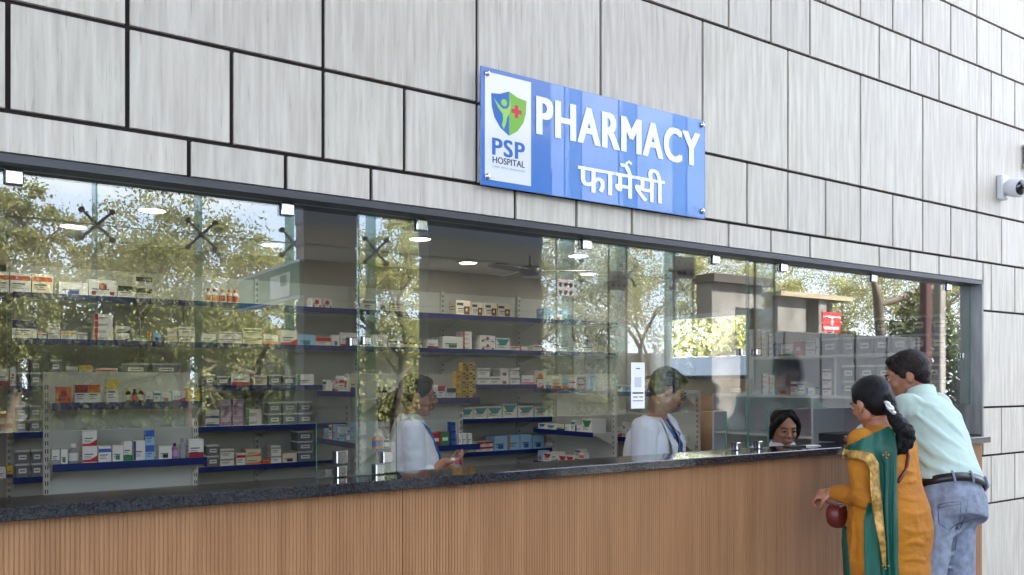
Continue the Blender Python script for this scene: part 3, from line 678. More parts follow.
# back row, lips 4.47 m behind the stone face
YL = 4.47; BD = YB-.02-YL
ua, ub = ux(441, YB-.03), ux(517.5, YB-.03); bwid = ub-ua
x_left = ua-4*bwid
L = [2.147, 1.81, 1.46, 1.12, .79, .46]
rack('back', (x_left, YL, 0), 0, 7*bwid, 2.40, L, BD, 'tall back wall rack with navy price rails and seven bays of medicines', bays=7)
def back(px): return ux(px, YL+.03)-x_left
def shelf_row(name, z, items, scale=back, mtx=None, group=None, fills=()):
    s = Shelf(name, z, mtx, group)
    for it in items:
        a, b_, h, spec = it[:4]; n = it[4] if len(it) > 4 else 1
        if a is None: s.fill(max(s.end+.01, scale(b_)), scale(h), spec[0], *spec[1:]); continue
        s.item(scale(a), scale(b_), h, spec, n)
    return s
MB_ = Matrix.Translation((x_left, YL, 0))
G = 'medicines on the back wall rack'
T_ = ('T',)
shelf_row('back rack top shelf', L[0], [
  (0, 9, .15, W('white', 'red')), (10, 31, .15, W('white', 'red')), (32, 53, .15, W('cream', 'red')), (59, 88, .10, W('white', 'blue', 'patch')), (89, 117, .135, W('white', 'crimson', 'disc')),
  (118, 136, .10, W('white', 'black', 'top')), (136.5, 153, .09, W('white', 'black', 'top'), 2), (207, 212, .12, ('B', 'white', 'red', 'red')), (213, 219, .12, ('B', 'white', 'red', 'orange')), (220, 226, .12, ('B', 'white', 'red', 'red')),
  (228, 233, .12, ('B', 'cream', 'orange', 'red')), (234, 240, .12, ('B', 'white', 'orange', 'red')), (312, 322, .09, W('white', 'red', 'disc')), (323, 333, .09, W('white', 'red', 'disc')), (363, 376, .11, W('white', 'grey')), (377, 390, .12, W('white', 'navy', 'patch')), (391, 404, .1, W('cream', 'grey')),
  (457, 471, .15, W('cream', 'navy', 'face')), (473, 484, .14, W('cream', 'navy', 'face')), (485, 497, .14, W('cream', 'navy', 'face')), (498.5, 511, .14, W('cream', 'navy', 'face')), (None, 545, 585, (5, 'CC', .2))], mtx=MB_, group=G)
shelf_row('back rack second shelf', L[1], [
  (12, 37, .14, W('white', 'navy', 'top')), (38, 47, .05, W('white', 'red')), (48, 60, .06, W('white', 'grey'), 2), (61, 77, .07, W('white', 'yellow')), (78, 88, .06, W('white', 'grey')), (94, 113, .052, W('white', 'red', 'side'), 4), (116, 130, .06, W('white', 'navy', 'swoosh'), 2),
  (134, 147, .05, W('white', 'green', 'top')), (148, 152, .08, W('yellow', 'orange')), (153, 161, .08, W('lightblue', 'blue', 'patch')), (169, 178, .06, W('white', 'yellow'), 2), (179, 195, .065, W('white', 'grey'), 2), (202, 217, .08, W('white', 'teal', 'swoosh')), (219, 242, .05, W('white', 'grey'), 2), (243, 262, .07, W('cream', 'green'), 2), (264, 279, .09, W('white', 'orange', 'base')),
  (281, 298, .13, W('white', 'red', 'swoosh')), (299, 316, .10, W('lightblue', 'teal', 'patch')), (317, 332, .08, W('white', 'red', 'top')), (333, 340, .10, W('white', 'blue', 'patch')), (341, 357, .13, W('white', 'red', 'swoosh')),
  (374, 388, .12, W('white', 'green', 'patch')), (389, 404, .08, W('white', 'black', 'band')), (405, 409, .07, ('B', 'amber', 'yellow', 'cream')), (410, 414, .07, ('B', 'amber', 'yellow', 'cream')), (415, 419, .07, ('B', 'amber', 'yellow', 'cream')), (420, 424, .07, ('B', 'amber', 'yellow', 'cream')), (428, 439, .09, W('white', 'crimson', 'base')),
  (443, 463, .125, W('white', 'green', 'patch')), (464, 473, .045, W('white', 'red', 'side'), 4), (481, 496, .075, W('white', 'crimson', 'disc'), 2), (497, 511, .13, W('white', 'teal', 'wedge')), (512, 520, .05, W('white', 'red')), (521, 529, .05, W('white', 'red', 'side'), 1), (None, 535, 600, (6, 'CC', .2))], mtx=MB_, group=G)
shelf_row('back rack third shelf', L[2], [
  (-3, 9, .13, W('white', 'crimson', 'base')), (10, 16, .14, W('white', 'red', 'disc')), (17, 29, .105, T_, 2), (30, 42, .105, T_, 2), (50, 62, .1, T_, 2), (66, 78, .15, W('white', 'grey')), (79, 93, .08, W('white', 'yellow', 'top'), 2), (96, 118, .07, W('white', 'orange'), 2), (122, 150, .09, T_, 2), (153, 180, .09, T_, 2),
  (205, 216, .095, T_), (217, 231, .08, T_), (232, 250, .10, W('white', 'red', 'base')), (254, 267, .09, W('cream', 'grey')), (269, 282, .095, T_), (283, 296, .085, T_), (297, 314, .10, W('white', 'green', 'side')), (380, 396, .11, W('white', 'teal', 'patch')), (404, 420, .08, W('white', 'red')), (427, 441, .09, W('grey', 'red', 'band')),
  (478, 490, .085, W('white', 'grey'), 2), (491, 501, .085, W('white', 'grey'), 1), (501.5, 510, .085, W('white', 'crimson', 'patch'), 2), (511, 520, .085, W('white', 'grey'), 2), (523, 535, .1, W('white', 'pink', 'base')), (536, 548, .15, W('cream', 'orange', 'disc')), (550, 564, .1, W('white', 'teal', 'wedge')), (None, 566, 600, (7, 'CC', .15))], mtx=MB_, group=G)
shelf_row('back rack fourth shelf', L[3], [
  (-2, 13, .07, W('cream', 'crimson', 'top'), 2), (15, 28, .10, T_, 2), (29, 42, .10, T_, 2), (206, 220, .07, W('white', 'blue', 'base'), 2), (221, 232, .045, W('lilac', 'purple', 'band'), 5), (233, 244, .045, W('lilac', 'purple', 'band'), 5), (246, 262, .07, W('white', 'green', 'side'), 2),
  (268, 282, .1, T_, 2), (283, 298, .1, T_, 2), (299, 313, .1, T_, 2), (462, 474, .11, W('white', 'teal', 'wedge')), (475, 488, .12, W('white', 'teal', 'wedge')), (489, 503, .12, W('white', 'teal', 'wedge')), (504, 518, .145, W('white', 'teal', 'wedge')), (519, 534, .12, W('white', 'teal', 'wedge')), (536, 550, .11, W('white', 'teal', 'wedge')), (None, 552, 600, (8, 'CC', .15))], mtx=MB_, group=G)
shelf_row('back rack fifth shelf', L[4], [
  (-2, 6, .08, W('white', 'blue', 'side')), (7, 13, .09, W('yellow', 'navy', 'base')), (15, 30, .1, T_, 2), (31, 43, .1, T_, 2), (207, 220, .09, T_, 2), (221, 235, .07, W('white', 'grey'), 2), (237, 246, .10, W('white', 'red')), (247, 262, .065, W('cream', 'orange', 'swoosh'), 2), (263, 271, .03, W('orange', 'red')), (272, 282, .075, W('white', 'grey'), 2), (283, 297, .08, W('cream', 'navy', 'patch')), (298, 314, .09, T_, 3),
  (477, 485, .05, W('white', 'red', 'top'), 2), (486, 494, .05, W('white', 'red', 'top'), 2), (495, 508, .15, W('lightblue', 'blue', 'patch')), (508.5, 520, .155, W('lightblue', 'kraft', 'side')), (521, 532, .155, W('lightblue', 'blue', 'patch')), (533, 544, .14, W('lightblue', 'blue', 'patch')), (None, 546, 600, (9, 'CC', .15))], mtx=MB_, group=G)
# island racks, lips 3.0 m behind the face
YI = 3.0; ID = .34
def island(nm, p0, p1, label):
    x0, x1 = ux(p0, YI), ux(p1, YI); rack(nm, (x0, YI, 0), 0, x1-x0, 1.545, [1.365, 1.0, .62, .3], ID, label); return x0
xa = island('a', 52, 207, 'low island rack with two navy shelves standing before the left back shelving')
xb = island('b', 376, 480, 'low island rack behind the young woman in the white coat')
fa = lambda px: ux(px, YI+.03)-xa; fb = lambda px: ux(px, YI+.03)-xb
MA = Matrix.Translation((xa, YI, 0)); MBb = Matrix.Translation((xb, YI, 0)); GA = 'medicines on the left island rack'; GB_ = 'medicines on the island rack behind the woman'
shelf_row('left island upper shelf', 1.365, [(57, 72, .10, W('orange', 'red', 'disc')), (75, 88, .115, W('white', 'crimson', 'top')), (88.5, 101, .115, W('white', 'orange', 'top')), (107, 119, .15, W('white', 'yellow', 'top')), (126, 132, .09, ('B', 'amber', 'yellow', 'cream')), (133, 138.5, .085, ('B', 'amber', 'black', 'red')), (139, 145, .09, ('B', 'amber', 'yellow', 'cream')),
  (146, 153, .065, W('white', 'navy', 'base')), (154, 161, .07, W('white', 'teal', 'band')), (162, 172, .06, W('white', 'red', 'patch')), (173, 186, .07, W('white', 'red', 'swoosh')), (189, 201, .09, W('yellow', 'gold', 'band'))], fa, MA, GA)
shelf_row('left island lower shelf', 1.0, [(52, 60, .09, W('white', 'grey', 'base')), (61, 68, .09, W('white', 'green', 'patch')), (69, 79, .12, ('B', 'grey', 'white', 'white')), (83, 98, .098, W('white', 'red', 'swoosh'), 2), (99, 112, .098, W('white', 'blue', 'band')), (113, 123.5, .10, W('white', 'green', 'patch')), (124, 133, .125, W('white', 'green', 'base')), (134, 145.5, .125, W('white', 'navy', 'side')),
  (146, 155, .095, W('lightblue', 'blue', 'top'), 2), (159, 172, .085, W('white', 'black', 'patch')), (173, 179, .10, ('B', 'purple', 'black', 'lilac')), (180, 187, .13, ('B', 'grey', 'grey', 'grey')), (189, 204, .12, W('white', 'crimson', 'base'), 1)], fa, MA, GA)
shelf_row('second island upper shelf', 1.365, [(378, 383, .09, ('B', 'amber', 'black', 'cream')), (383.5, 388.5, .09, ('B', 'amber', 'black', 'cream')), (389, 394, .09, ('B', 'white', 'blue', 'blue')), (396, 404, .1, W('white', 'crimson', 'band')), (405, 414, .09, W('white', 'crimson', 'side')), (415, 426, .075, W('cream', 'red', 'top')), (430, 438, .085, W('white', 'red', 'side')), (439, 446, .10, W('white', 'red', 'top')), (447, 456, .08, W('white', 'navy', 'top')),
  (457, 462.5, .07, W('gold', 'yellow', 'band'), 3), (463, 469, .07, W('gold', 'brown', 'face'), 4), (469.5, 476, .07, W('yellow', 'brown', 'face'), 4)], fb, MBb, GB_)
shelf_row('second island lower shelf', 1.0, [(374, 379, .11, ('B', 'orange', 'white', 'blue')), (380, 385, .11, ('B', 'orange', 'white', 'blue')), (386, 391, .08, ('B', 'green', 'white', 'white')), (425, 432, .105, W('orange', 'yellow', 'band')), (433, 441, .10, W('orange', 'crimson', 'full')), (442, 451, .105, W('red', 'green', 'full')), (451.5, 456, .06, W('blue', 'navy', 'band'), 3), (458, 462.5, .085, W('white', 'grey', 'side')), (463, 467.5, .085, W('white', 'grey', 'side')), (468, 472.5, .085, W('white', 'grey', 'side'))], fb, MBb, GB_)
# side racks running into the room, faces towards -x
def side_rack(xl, y0, y1, H, zs, dp, label):
    e = rack('side', (xl, y1, 0), -math.pi/2, y1-y0, H, zs, dp, label)
    return Matrix.Translation((xl, y1, 0)) @ Matrix.Rotation(-math.pi/2, 4, 'Z')
u1 = at_x(352, 400, 2.76); M1 = side_rack(2.76, 3.55, 4.4, 1.555, [1.41, 1.0, .62], .32, 'side rack with slotted end upright left of the woman, full of small packs')
M2 = side_rack(5.09, 3.45, 4.4, 1.555, [1.42, 1.01, .68], .30, 'side rack with cream end upright between the woman and the man in white coats')
M3 = side_rack(5.86, 3.05, 4.4, 1.40, [1.385, .92], .24, 'low rack by the staff window behind the man in the white coat')
GS = 'packs on the side racks'
for m, nm, zs, w, sd in ((M1, 'first side rack', (1.41, 1.0, .62), .85, 20), (M2, 'second side rack', (1.42, 1.01, .68), .95, 30), (M3, 'window rack', (1.385, .92), 1.35, 40)):
    for i, z in enumerate(zs):
        s = Shelf('%s %s level' % (nm, ['upper', 'middle', 'lower'][i]), z, m, GS)
        s.lim = .17 if sd == 40 else 9; s.fill(.02, w-.03, sd+i, 'CCCCB' if sd == 20 else 'CCCC', .16 if i or sd == 40 else .14, .95)
# white shelving along the right wall
u_f = 5.86; ya, yb_ = at_x(955, 354, u_f).y, at_x(752, 357, u_f).y; yc = at_x(712, 400, u_f).y
ya = .26
e = empty('wall_shelving', (0, 0, 0), 0, 'white open wall shelving on the right carrying tubs and small cartons', 'shelving')
zU, zM = at_x(752, 357, u_f).z, 1.385
b = MB(); b.cbox(u_f, XW-.012, ya, yb_, zU-.025, zU, M_WB, .002); b.build('upper_shelf', e)
b = MB(); b.cbox(u_f, XW-.012, ya, yc, zM-.025, zM, M_WB, .002); b.build('middle_shelf', e)
b = MB(); b.box(XW-.012, XW-.002, ya, yc, .1, zM, mat('mauve_board', (176, 164, 172), .6)); b.build('back_board', e)
b = MB(); b.box(XW-.012, XW-.002, ya, yb_, zM, zU, mat('blue_grey_board', (150, 158, 176), .6)); b.build('upper_back_board', e)
for y in (yc-.02, at_x(813, 400, u_f).y, at_x(860, 400, u_f).y-.3, ya+.02):
    b = MB(); b.cbox(u_f+.003, XW-.013, y, y+.022, .0, zM-.026, M_WB, .001); b.build('divider', e)
for y in (yb_-.025, at_x(836, 370, u_f).y, ya+.02):
    b = MB(); b.cbox(u_f+.003, XW-.013, y, y+.02, zM+.001, zU-.026, M_WB, .001); b.build('divider', e)
yd = at_x(813, 400, u_f).y
for z in (at_x(750, 433, u_f).z, .6):
    b = MB(); b.cbox(u_f+.01, XW-.013, yd+.023, yc-.021, z-.02, z, M_WB, .001); b.build('lower_shelf', e)
MW = lambda y1: Matrix.Translation((u_f, y1, 0)) @ Matrix.Rotation(-math.pi/2, 4, 'Z')
def wy(px): return yb_-at_x(px, 350, u_f).y
s = Shelf('upper white wall shelf', zU, MW(yb_), 'boxes on the white wall shelving')
for it in ((757, 763, .045, W('white', 'red', 'side'), 5), (764, 770, .05, W('white', 'crimson', 'side'), 4), (771, 776, .11, W('navy', 'blue', 'band')), (777, 789, .10, W('white', 'green', 'swoosh')), (790, 798, .12, W('crimson', 'red', 'full')), (802, 812, .06, W('white', 'grey'), 2), (813, 816.5, .14, W('white', 'blue', 'side'))):
    s.item(wy(it[0]), wy(it[1]), it[2], it[3], it[4] if len(it) > 4 else 1, dp=.12)
for a, b_ in ((818, 835), (838, 851), (853, 868), (870, 886), (888, 904), (906, 924), (926, 946), (948, 962)):
    s.item(wy(a), wy(b_), .135, T_, 2, dp=.26)
s = Shelf('middle white wall shelf', zM, MW(yc), 'boxes on the white wall shelving')
def wy2(px): return yc-at_x(px, 385, u_f).y
s.item(wy2(719), wy2(747), .135, W('kraft', 'cream', 'patch'), dp=.3)
for it in ((757, 764, .045, W('white', 'red', 'side'), 4), (765, 771, .04, W('white', 'orange', 'side'), 4), (773, 786, .07, W('grey', 'red', 'patch'), 1), (787, 794, .11, W('white', 'navy')), (795, 801, .05, W('white', 'blue'), 2), (802, 811, .06, W('white', 'blue', 'side'), 1), (812, 817, .08, W('grey', 'navy')), (819, 828, .07, W('white', 'crimson'), 3)):
    s.item(wy2(it[0]), wy2(it[1]), it[2], it[3], it[4] if len(it) > 4 else 1, dp=.12)
for a, b_ in ((838, 852), (855, 871), (873, 891), (893, 915), (918, 940), (942, 960)):
    s.item(wy2(a), wy2(b_), .12, T_, 2, dp=.26)
# ---------------------------------------------------------------- the PHARMACY sign, acrylic board on stand-off studs
SY = -.035
tl, br_ = at_y(481, 65, SY), at_y(705.4, 217.7, SY); bl = at_y(481, 185.7, SY); tr_ = at_y(705.4, 121.5, SY)
sx0, sx1 = tl.x, tr_.x; sz1 = (tl.z+tr_.z)/2; sz0 = (bl.z+br_.z)/2
def sg(px, py): p = at_y(px, py, SY); return p.x, p.z
M_SB = mat('sign_blue', (48, 112, 190), .3, coat=1.0, spec=.5); M_SW = mat('sign_white', (232, 234, 240), .1, coat=1.0); M_LW = mat('letter_white', (240, 242, 248), .3)
M_SG = mat('logo_green', (120, 180, 50), .3); M_SBL = mat('logo_blue', (30, 100, 180), .3); M_RED = mat('logo_red', (205, 40, 60), .3); M_INKD = mat('logo_ink', (40, 44, 60), .4)
e = empty('shop_sign', (sx0, SY, sz0), 0, 'wide blue acrylic PHARMACY sign with hospital logo mounted on the stone wall', 'sign')
def par(o): o.parent = e; o.matrix_parent_inverse = Matrix.Translation((-sx0, -SY, -sz0)); return o
b = MB(); b.cbox(sx0, sx1, SY+.001, SY+.008, sz0, sz1, M_SB, .001); par(b.build('panel'))
xa_, _ = sg(485, 100); xb2, _ = sg(531, 100); _, za_ = sg(485, 179); _, zb2 = sg(485, 71)
b = MB(); b.cbox(xa_, xb2, SY-.001, SY+.0015, za_, zb2, M_SW, .0006); wp = par(b.build('logo_panel'))
def txt(name, body, p0, p1, m, off=0, ex=.0008, sp=1, bold=0):
    """p0 = lower left pixel, p1 = upper left pixel height, p1x right edge"""
    (x0, z0), (x1, z1) = p0, p1
    o = text_mesh(name, body, 1, m, Matrix.Translation((x0, SY-.0015, z0)), extrude=0, offset=off, spacing=sp, fitw=(x1-x0, z1-z0))
    if bold:
        me = o.data; n = len(me.vertices); co = np.empty(n*3); me.vertices.foreach_get('co', co); co = co.reshape(-1, 3)
        fs = [tuple(p.vertices) for p in me.polygons]; vs = []; ff = []; bz = bold*.35
        for i, (dx, dz) in enumerate(((0, 0), (-1, -1), (1, 1), (-1, 1), (1, -1), (.5, 0), (-.5, 0), (-1, 0), (1, 0))):
            q = co.copy(); q[:, 0] += dx*bold; q[:, 2] += dz*bz; q[:, 1] -= i*.00004; vs += [tuple(v) for v in q]; ff += [tuple(j+i*n for j in f) for f in fs]
        m2 = bpy.data.meshes.new(name); m2.from_pydata(vs, [], ff); m2.materials.append(m); o.data = m2
    return par(o)
_, zl = sg(536, 134); _, zh = sg(536, 95.4); x0, _ = sg(536, 100); x1, _ = sg(699.8, 100)
txt('lettering', 'PHARMACY', (x0+.007, zl+.002), (x1-.007, zh-.002), M_LW, 0, sp=1.12, bold=.0072)
_, zl = sg(492.6, 154.5); _, zh = sg(492.6, 137.5); x0, _ = sg(492.6, 100); x1, _ = sg(524, 100)
txt('logo_lettering', 'PSP', (x0, zl), (x1, zh), M_SBL, 0, sp=1.12, bold=.003)
_, zl = sg(492, 162.5); _, zh = sg(492, 156); x0, _ = sg(492.5, 100); x1, _ = sg(524.5, 100)
txt('logo_lettering', 'HOSPITAL', (x0, zl), (x1, zh), M_INKD, 0, bold=.0006)
_, zl = sg(492, 167.0); _, zh = sg(492, 165.3)
txt('logo_lettering', 'CARE  WITH  EXCELLENCE', (x0, zl), (x1, zh), M_SBL, 0)
# Hindi line: letters, then the reph hook over the third letter
x0, _ = sg(578.4, 100); x1, _ = sg(664, 100); _, zl = sg(578.4, 190.5); _, zt = sg(578.4, 164.5); _, zu = sg(625, 160)
hh = (zt-zl)
hi = txt('lettering', 'फामेसी', (x0, zl), (x1, zl+hh*1.36), M_LW, 0, bold=.0036)
b = MB(); cx = x0+(x1-x0)*.545; cz = zl+hh*1.02; pts = [(cx+.012, cz), (cx-.006, cz+.020), (cx-.002, cz+.040), (cx+.012, cz+.048), (cx+.026, cz+.040)]
vs = []; 
for i, (x, z) in enumerate(pts):
    a = Vector(pts[max(i-1, 0)]); c = Vector(pts[min(i+1, len(pts)-1)]); d = (c-a).normalized(); nrm = Vector((-d.y, d.x))*.0058
    vs += [(x+nrm.x, SY-.0017, z+nrm.y), (x-nrm.x, SY-.0017, z-nrm.y)]
b.add(vs, [(2*i, 2*i+1, 2*i+3, 2*i+2) for i in range(len(pts)-1)], M_LW); par(b.build('lettering'))
# shield
lx, _ = sg(491, 100); rx, _ = sg(526.2, 100); cx = (lx+rx)/2; _, zt = sg(509, 91.5); _, zb_ = sg(509, 136); hw = (rx-lx)/2; H_ = zt-zb_
def half(sgn): return [(cx, zt), (cx+sgn*hw*.5, zt-H_*.10), (cx+sgn*hw, zt-H_*.13), (cx+sgn*hw*.97, zt-H_*.42), (cx+sgn*hw*.82, zt-H_*.65), (cx+sgn*hw*.48, zt-H_*.86), (cx, zb_)]
def flat(pts, m, y, nm):
    b = MB(); pts = [(x, y, z) for x, z in pts]
    b.add(pts, [tuple(range(len(pts)))], m); bm = bmesh.new(); o = b.build(nm); bm.from_mesh(o.data); bmesh.ops.recalc_face_normals(bm, faces=bm.faces)
    for f in bm.faces:
        if f.normal.y > 0: f.normal_flip()
    bm.to_mesh(o.data); bm.free(); return par(o)
flat(half(-1), M_SBL, SY-.0016, 'shield_half'); flat(half(1), M_SG, SY-.0016, 'shield_half')
def fp(l): return [(cx+a*hw, zt-c*H_) for a, c in l]
M_FIG = mat('logo_light_green', (150, 205, 90), .3)
flat(fp([(-.86, .22), (-.6, .34), (-.35, .42), (-.1, .40), (.02, .30), (.08, .18), (.12, .34), (.02, .50), (-.12, .60), (-.16, .72), (-.30, .88), (-.42, .80), (-.34, .66), (-.36, .54), (-.62, .42)]), M_FIG, SY-.0020, 'figure')
flat([(cx-hw*.28+hw*.17*math.cos(t), zt-H_*.28+hw*.17*math.sin(t)) for t in (i*math.pi/8 for i in range(16))], M_FIG, SY-.0020, 'figure_head')
k = hw*.3; w_ = hw*.1; px_, pz_ = cx+hw*.42, zt-H_*.42
flat([(px_-w_, pz_-k), (px_+w_, pz_-k), (px_+w_, pz_-w_), (px_+k, pz_-w_), (px_+k, pz_+w_), (px_+w_, pz_+w_), (px_+w_, pz_+k), (px_-w_, pz_+k), (px_-w_, pz_+w_), (px_-k, pz_+w_), (px_-k, pz_-w_), (px_-w_, pz_-w_)], M_RED, SY-.0020, 'cross')
for px, py in ((487, 73.5), (487, 176.5), (702, 125), (702, 211)):
    x, z = sg(px, py); b = MB(); b.lathe([(.011, 0), (.0115, .006), (.008, .010), (.001, .011)], M_CHROME, (x, SY+.0, z), 16, Matrix.Rotation(math.pi/2, 3, 'X'))
    b.cyl((x, SY+.008, z), (x, .001, z), .007, M_CHROME); par(b.build('stud'))
# ---------------------------------------------------------------- dome camera on the stone, and a bracket at the frame edge
c0 = at_y(999, 188, 0.0)
e = empty('security_camera', (c0.x, 0, c0.z), 0, 'small white security camera fixed to the stone wall right of the sign', 'security camera'); e.scale = (1.25, 1.25, 1.25)
M_CW = mat('camera_white', (206, 208, 212), .35); M_LENS = mat('lens_black', (12, 12, 14), .08, coat=1)
b = MB(); b.cbox(-.030, .030, -.032, -.001, -.062, .062, M_CW, .006); b.build('wall_box', e)
d = Vector((-.25, -.9, -.2)).normalized(); R_ = d.to_track_quat('Z', 'Y').to_matrix()
b = MB(); b.lathe([(.020, -.02), (.042, .0), (.048, .03), (.047, .062), (.040, .070), (.034, .066)], M_CW, Vector((.012, -.045, -.005)), 24, R_); b.build('housing', e)
b = MB(); b.lathe([(.038, .064), (.034, .074), (.018, .081), (.002, .084)], M_LENS, Vector((.012, -.045, -.005)), 24, R_); b.build('lens', e)
p = at_y(1027, 158, 0); b = MB()
b.cbox(p.x-.06, p.x+.02, -.03, -.001, p.z-.07, p.z+.07, mat('bracket_grey', (110, 112, 118), .4, metal=.4), .004)
for s_ in (-1, 1): b.ball((p.x-.06, -.02, p.z+s_*.065), .018, M_SATIN)
b.build('wall_bracket', label='grey metal wall bracket cut by the right edge of the photo above the camera', cat='bracket')
# ---------------------------------------------------------------- small things on and by the counter
pp = at_y(637.5, 385, GY-.002); x0 = at_y(631, 385, GY-.002).x; x1 = at_y(644.5, 385, GY-.002).x; z0 = at_y(637, 408.5, GY-.002).z; z1 = at_y(637, 362.5, GY-.002).z
e = empty('payment_notice', (x0, GY-.003, z0), 0, 'narrow white paper notice stuck on the glass before the man', 'notice')
w_, h_ = x1-x0, z1-z0
b = MB(); b.box(0, w_, 0, .001, 0, h_, M_PAP); b.build('paper', e)
b = MB()
for a, c, z, t in ((.35, .65, .86, .02), (.1, .9, .32, .035), (.15, .5, .24, .02), (.6, .85, .24, .02), (.12, .88, .16, .015)): b.box(w_*a, w_*c, -.0006, 0, h_*z, h_*(z+t), M_INKD)
b.build('print', e)
b = MB(); b.box(w_*.25, w_*.75, -.0006, 0, h_*.46, h_*.68, mat('pale_grey_print', (196, 198, 202), .6)); b.build('grey_field', e)
# label printer on the counter behind the customers' heads
q = at_y(833, 441, .14); q2 = at_y(864, 441, .14)
e = empty('label_printer', (q.x, .10, CT), 0, 'black printer with a curved top behind the glass beside the customer in mustard', 'printer')
b = MB(); zt_ = .045; w_ = q2.x-q.x
b.poly([(0, 0), (w_, 0), (w_, zt_*.93), (w_*.85, zt_), (w_*.12, zt_), (0, zt_*.93)], .0, .13, mat('printer_black', (30, 31, 34), .3)); b.build('body', e, fix=True)
b = MB(); b.box(w_*.15, w_*.7, -.002, .0, zt_*.6, zt_*.75, mat('silver_strip', (150, 150, 155), .3)); b.build('badge_strip', e)
for i, (px, py, cl, nm) in enumerate(((800, 446, 'black', 'black mobile phone'), (815, 444, 'white', 'folded white prescription slip'))):
    q = at_y(px, py, -.0); b = MB(); z_ = CT
    b.cbox(q.x-.07, q.x+.05, .0, .05, z_+.0005, z_+.008 if i == 0 else z_+.004, pm(cl), .001)
    b.build(['mobile_phone', 'paper_slip'][i], label=nm+' lying on the granite before the seated woman', cat=['phone', 'paper'][i])
# ---------------------------------------------------------------- people
def V(*a): return Vector(a)
def az(deg): a = math.radians(deg); return V(math.cos(a), math.sin(a), 0)
def sstrand(name, col, col2, stretch=(60, 60, 3)): return mat(name, col, .5, nscale=2, stretch=stretch, col2=col2, bump=.6, bscale=4, spec=.22)
M_SKIN = mat('brown_skin', (150, 98, 72), .5, nscale=6, noise_amt=.10); M_SKIN2 = mat('light_brown_skin', (178, 126, 98), .5, nscale=6, noise_amt=.08)
M_SKIN3 = mat('medium_brown_skin', (166, 112, 84), .5, nscale=6, noise_amt=.08)
M_HAIR = sstrand('black_hair', (14, 11, 12), (4, 4, 5)); M_HAIRB = sstrand('dark_brown_hair', (34, 20, 17), (12, 8, 8), (50, 50, 20))
M_EYEW = mat('eye_white', (225, 220, 212), .25); M_IRIS = mat('iris_dark', (30, 18, 14), .15); M_LIP = mat('lips', (130, 66, 58), .45); M_LIP2 = mat('lips_pink', (160, 84, 78), .4)
def finish(o, vox, it=4, disp=(), sub=0, adapt=0):
    m = o.modifiers.new('remesh', 'REMESH'); m.mode = 'VOXEL'; m.voxel_size = vox; m.use_smooth_shade = True
    if it: m = o.modifiers.new('smooth', 'SMOOTH'); m.factor = .5; m.iterations = it
    for k, (sz, st, kind) in enumerate(disp):
        t = bpy.data.textures.new(o.name+str(k), 'CLOUDS'); t.noise_scale = sz; t.noise_depth = 2
        d = o.modifiers.new('folds', 'DISPLACE'); d.texture = t; d.strength = st; d.mid_level = .5; d.texture_coords = 'GLOBAL' if kind == 'G' else 'LOCAL'
    return o
def ell(c, R, U, rx, ry, seg=28, ex=2.3):
    out = []
    for k in range(seg):
        t = 2*math.pi*k/seg; a, b = math.cos(t), math.sin(t)
        out.append(c+R*(rx*math.copysign(abs(a)**(2/ex), a))+U*(ry*math.copysign(abs(b)**(2/ex), b)))
    return out
def folds(b, o, lines, m, r=.012, sink=.003):
    """cloth folds: ridges laid on the finished surface, then fused into it"""
    from mathutils.bvhtree import BVHTree
    bpy.context.view_layer.update(); bv = BVHTree.FromObject(o, bpy.context.evaluated_depsgraph_get()); cp = V(0, CAMY, EYE)
    for ln in lines:
        pts = []
        for i in range(len(ln)-1):
            for t in (0, .33, .66): pts.append((ln[i][0]*(1-t)+ln[i+1][0]*t, ln[i][1]*(1-t)+ln[i+1][1]*t))
        pts.append(ln[-1]); hit = []
        for x, y in pts:
            d = ray(x, y).normalized(); h = bv.ray_cast(cp, d)
            if h[0] is not None: hit.append(h[0]-h[1]*sink)
        if len(hit) > 2: b.tube(hit, [r*(.25+.75*math.sin(math.pi*(i+.3)/(len(hit)-.4))) for i in range(len(hit))], m, 8)
    me = o.data; bpy.data.objects.remove(o); bpy.data.meshes.remove(me)
class Frame:
    def __init__(s, o, fwd, up): s.o = V(*o); s.y = fwd.normalized(); s.x = s.y.cross(up).normalized(); s.z = s.x.cross(s.y); s.m = Matrix((s.x, s.y, s.z)).transposed()
    def __call__(s, x, y, z): return s.o+s.x*x+s.y*y+s.z*z
def limb(b, pts, rs, m, seg=14): 
    b.tube(pts, rs, m, seg)
    for p, r in zip(pts, rs): b.ball(p, r*.985, m, 12, 8)
def head_mesh(b, f, m, k=1.0, fem=False):
    def B(x, y, z, rx, ry, rz, tilt=None): b.ball(f(x*k, y*k, z*k), (rx*k, ry*k, rz*k), m, 20, 14, f.m @ (tilt or Matrix.Identity(3)))
    B(0, -.012, .035, .074, .094, .086); B(0, .012, .0, .066, .078, .075); B(0, .025, -.048, .052, .058, .055); B(0, .055, -.088, .024, .024, .020)
    B(0, .066, .030, .050, .026, .024)                                   # brow
    for s in (-1, 1):
        B(s*.034, .060, -.022, .024, .024, .024); B(s*.050, .0, -.050, .016, .032, .032)
        B(s*.0745, -.008, -.004, .008, .019, .030, Matrix.Rotation(-s*.3, 3, 'Z')); B(s*.030, .082, .012, .015, .010, .009)
        B(s*.012, .098, -.026, .008, .009, .007)
    b.tube([f(0, .084*k, .022*k), f(0, .098*k, -.002*k), f(0, .112*k, -.022*k)], [.008*k, .010*k, .0125*k], m, 10); B(0, .104, -.025, .0125, .012, .009)
    B(0, .083, -.050, .022, .014, .008); B(0, .080, -.062, .019, .014, .008)
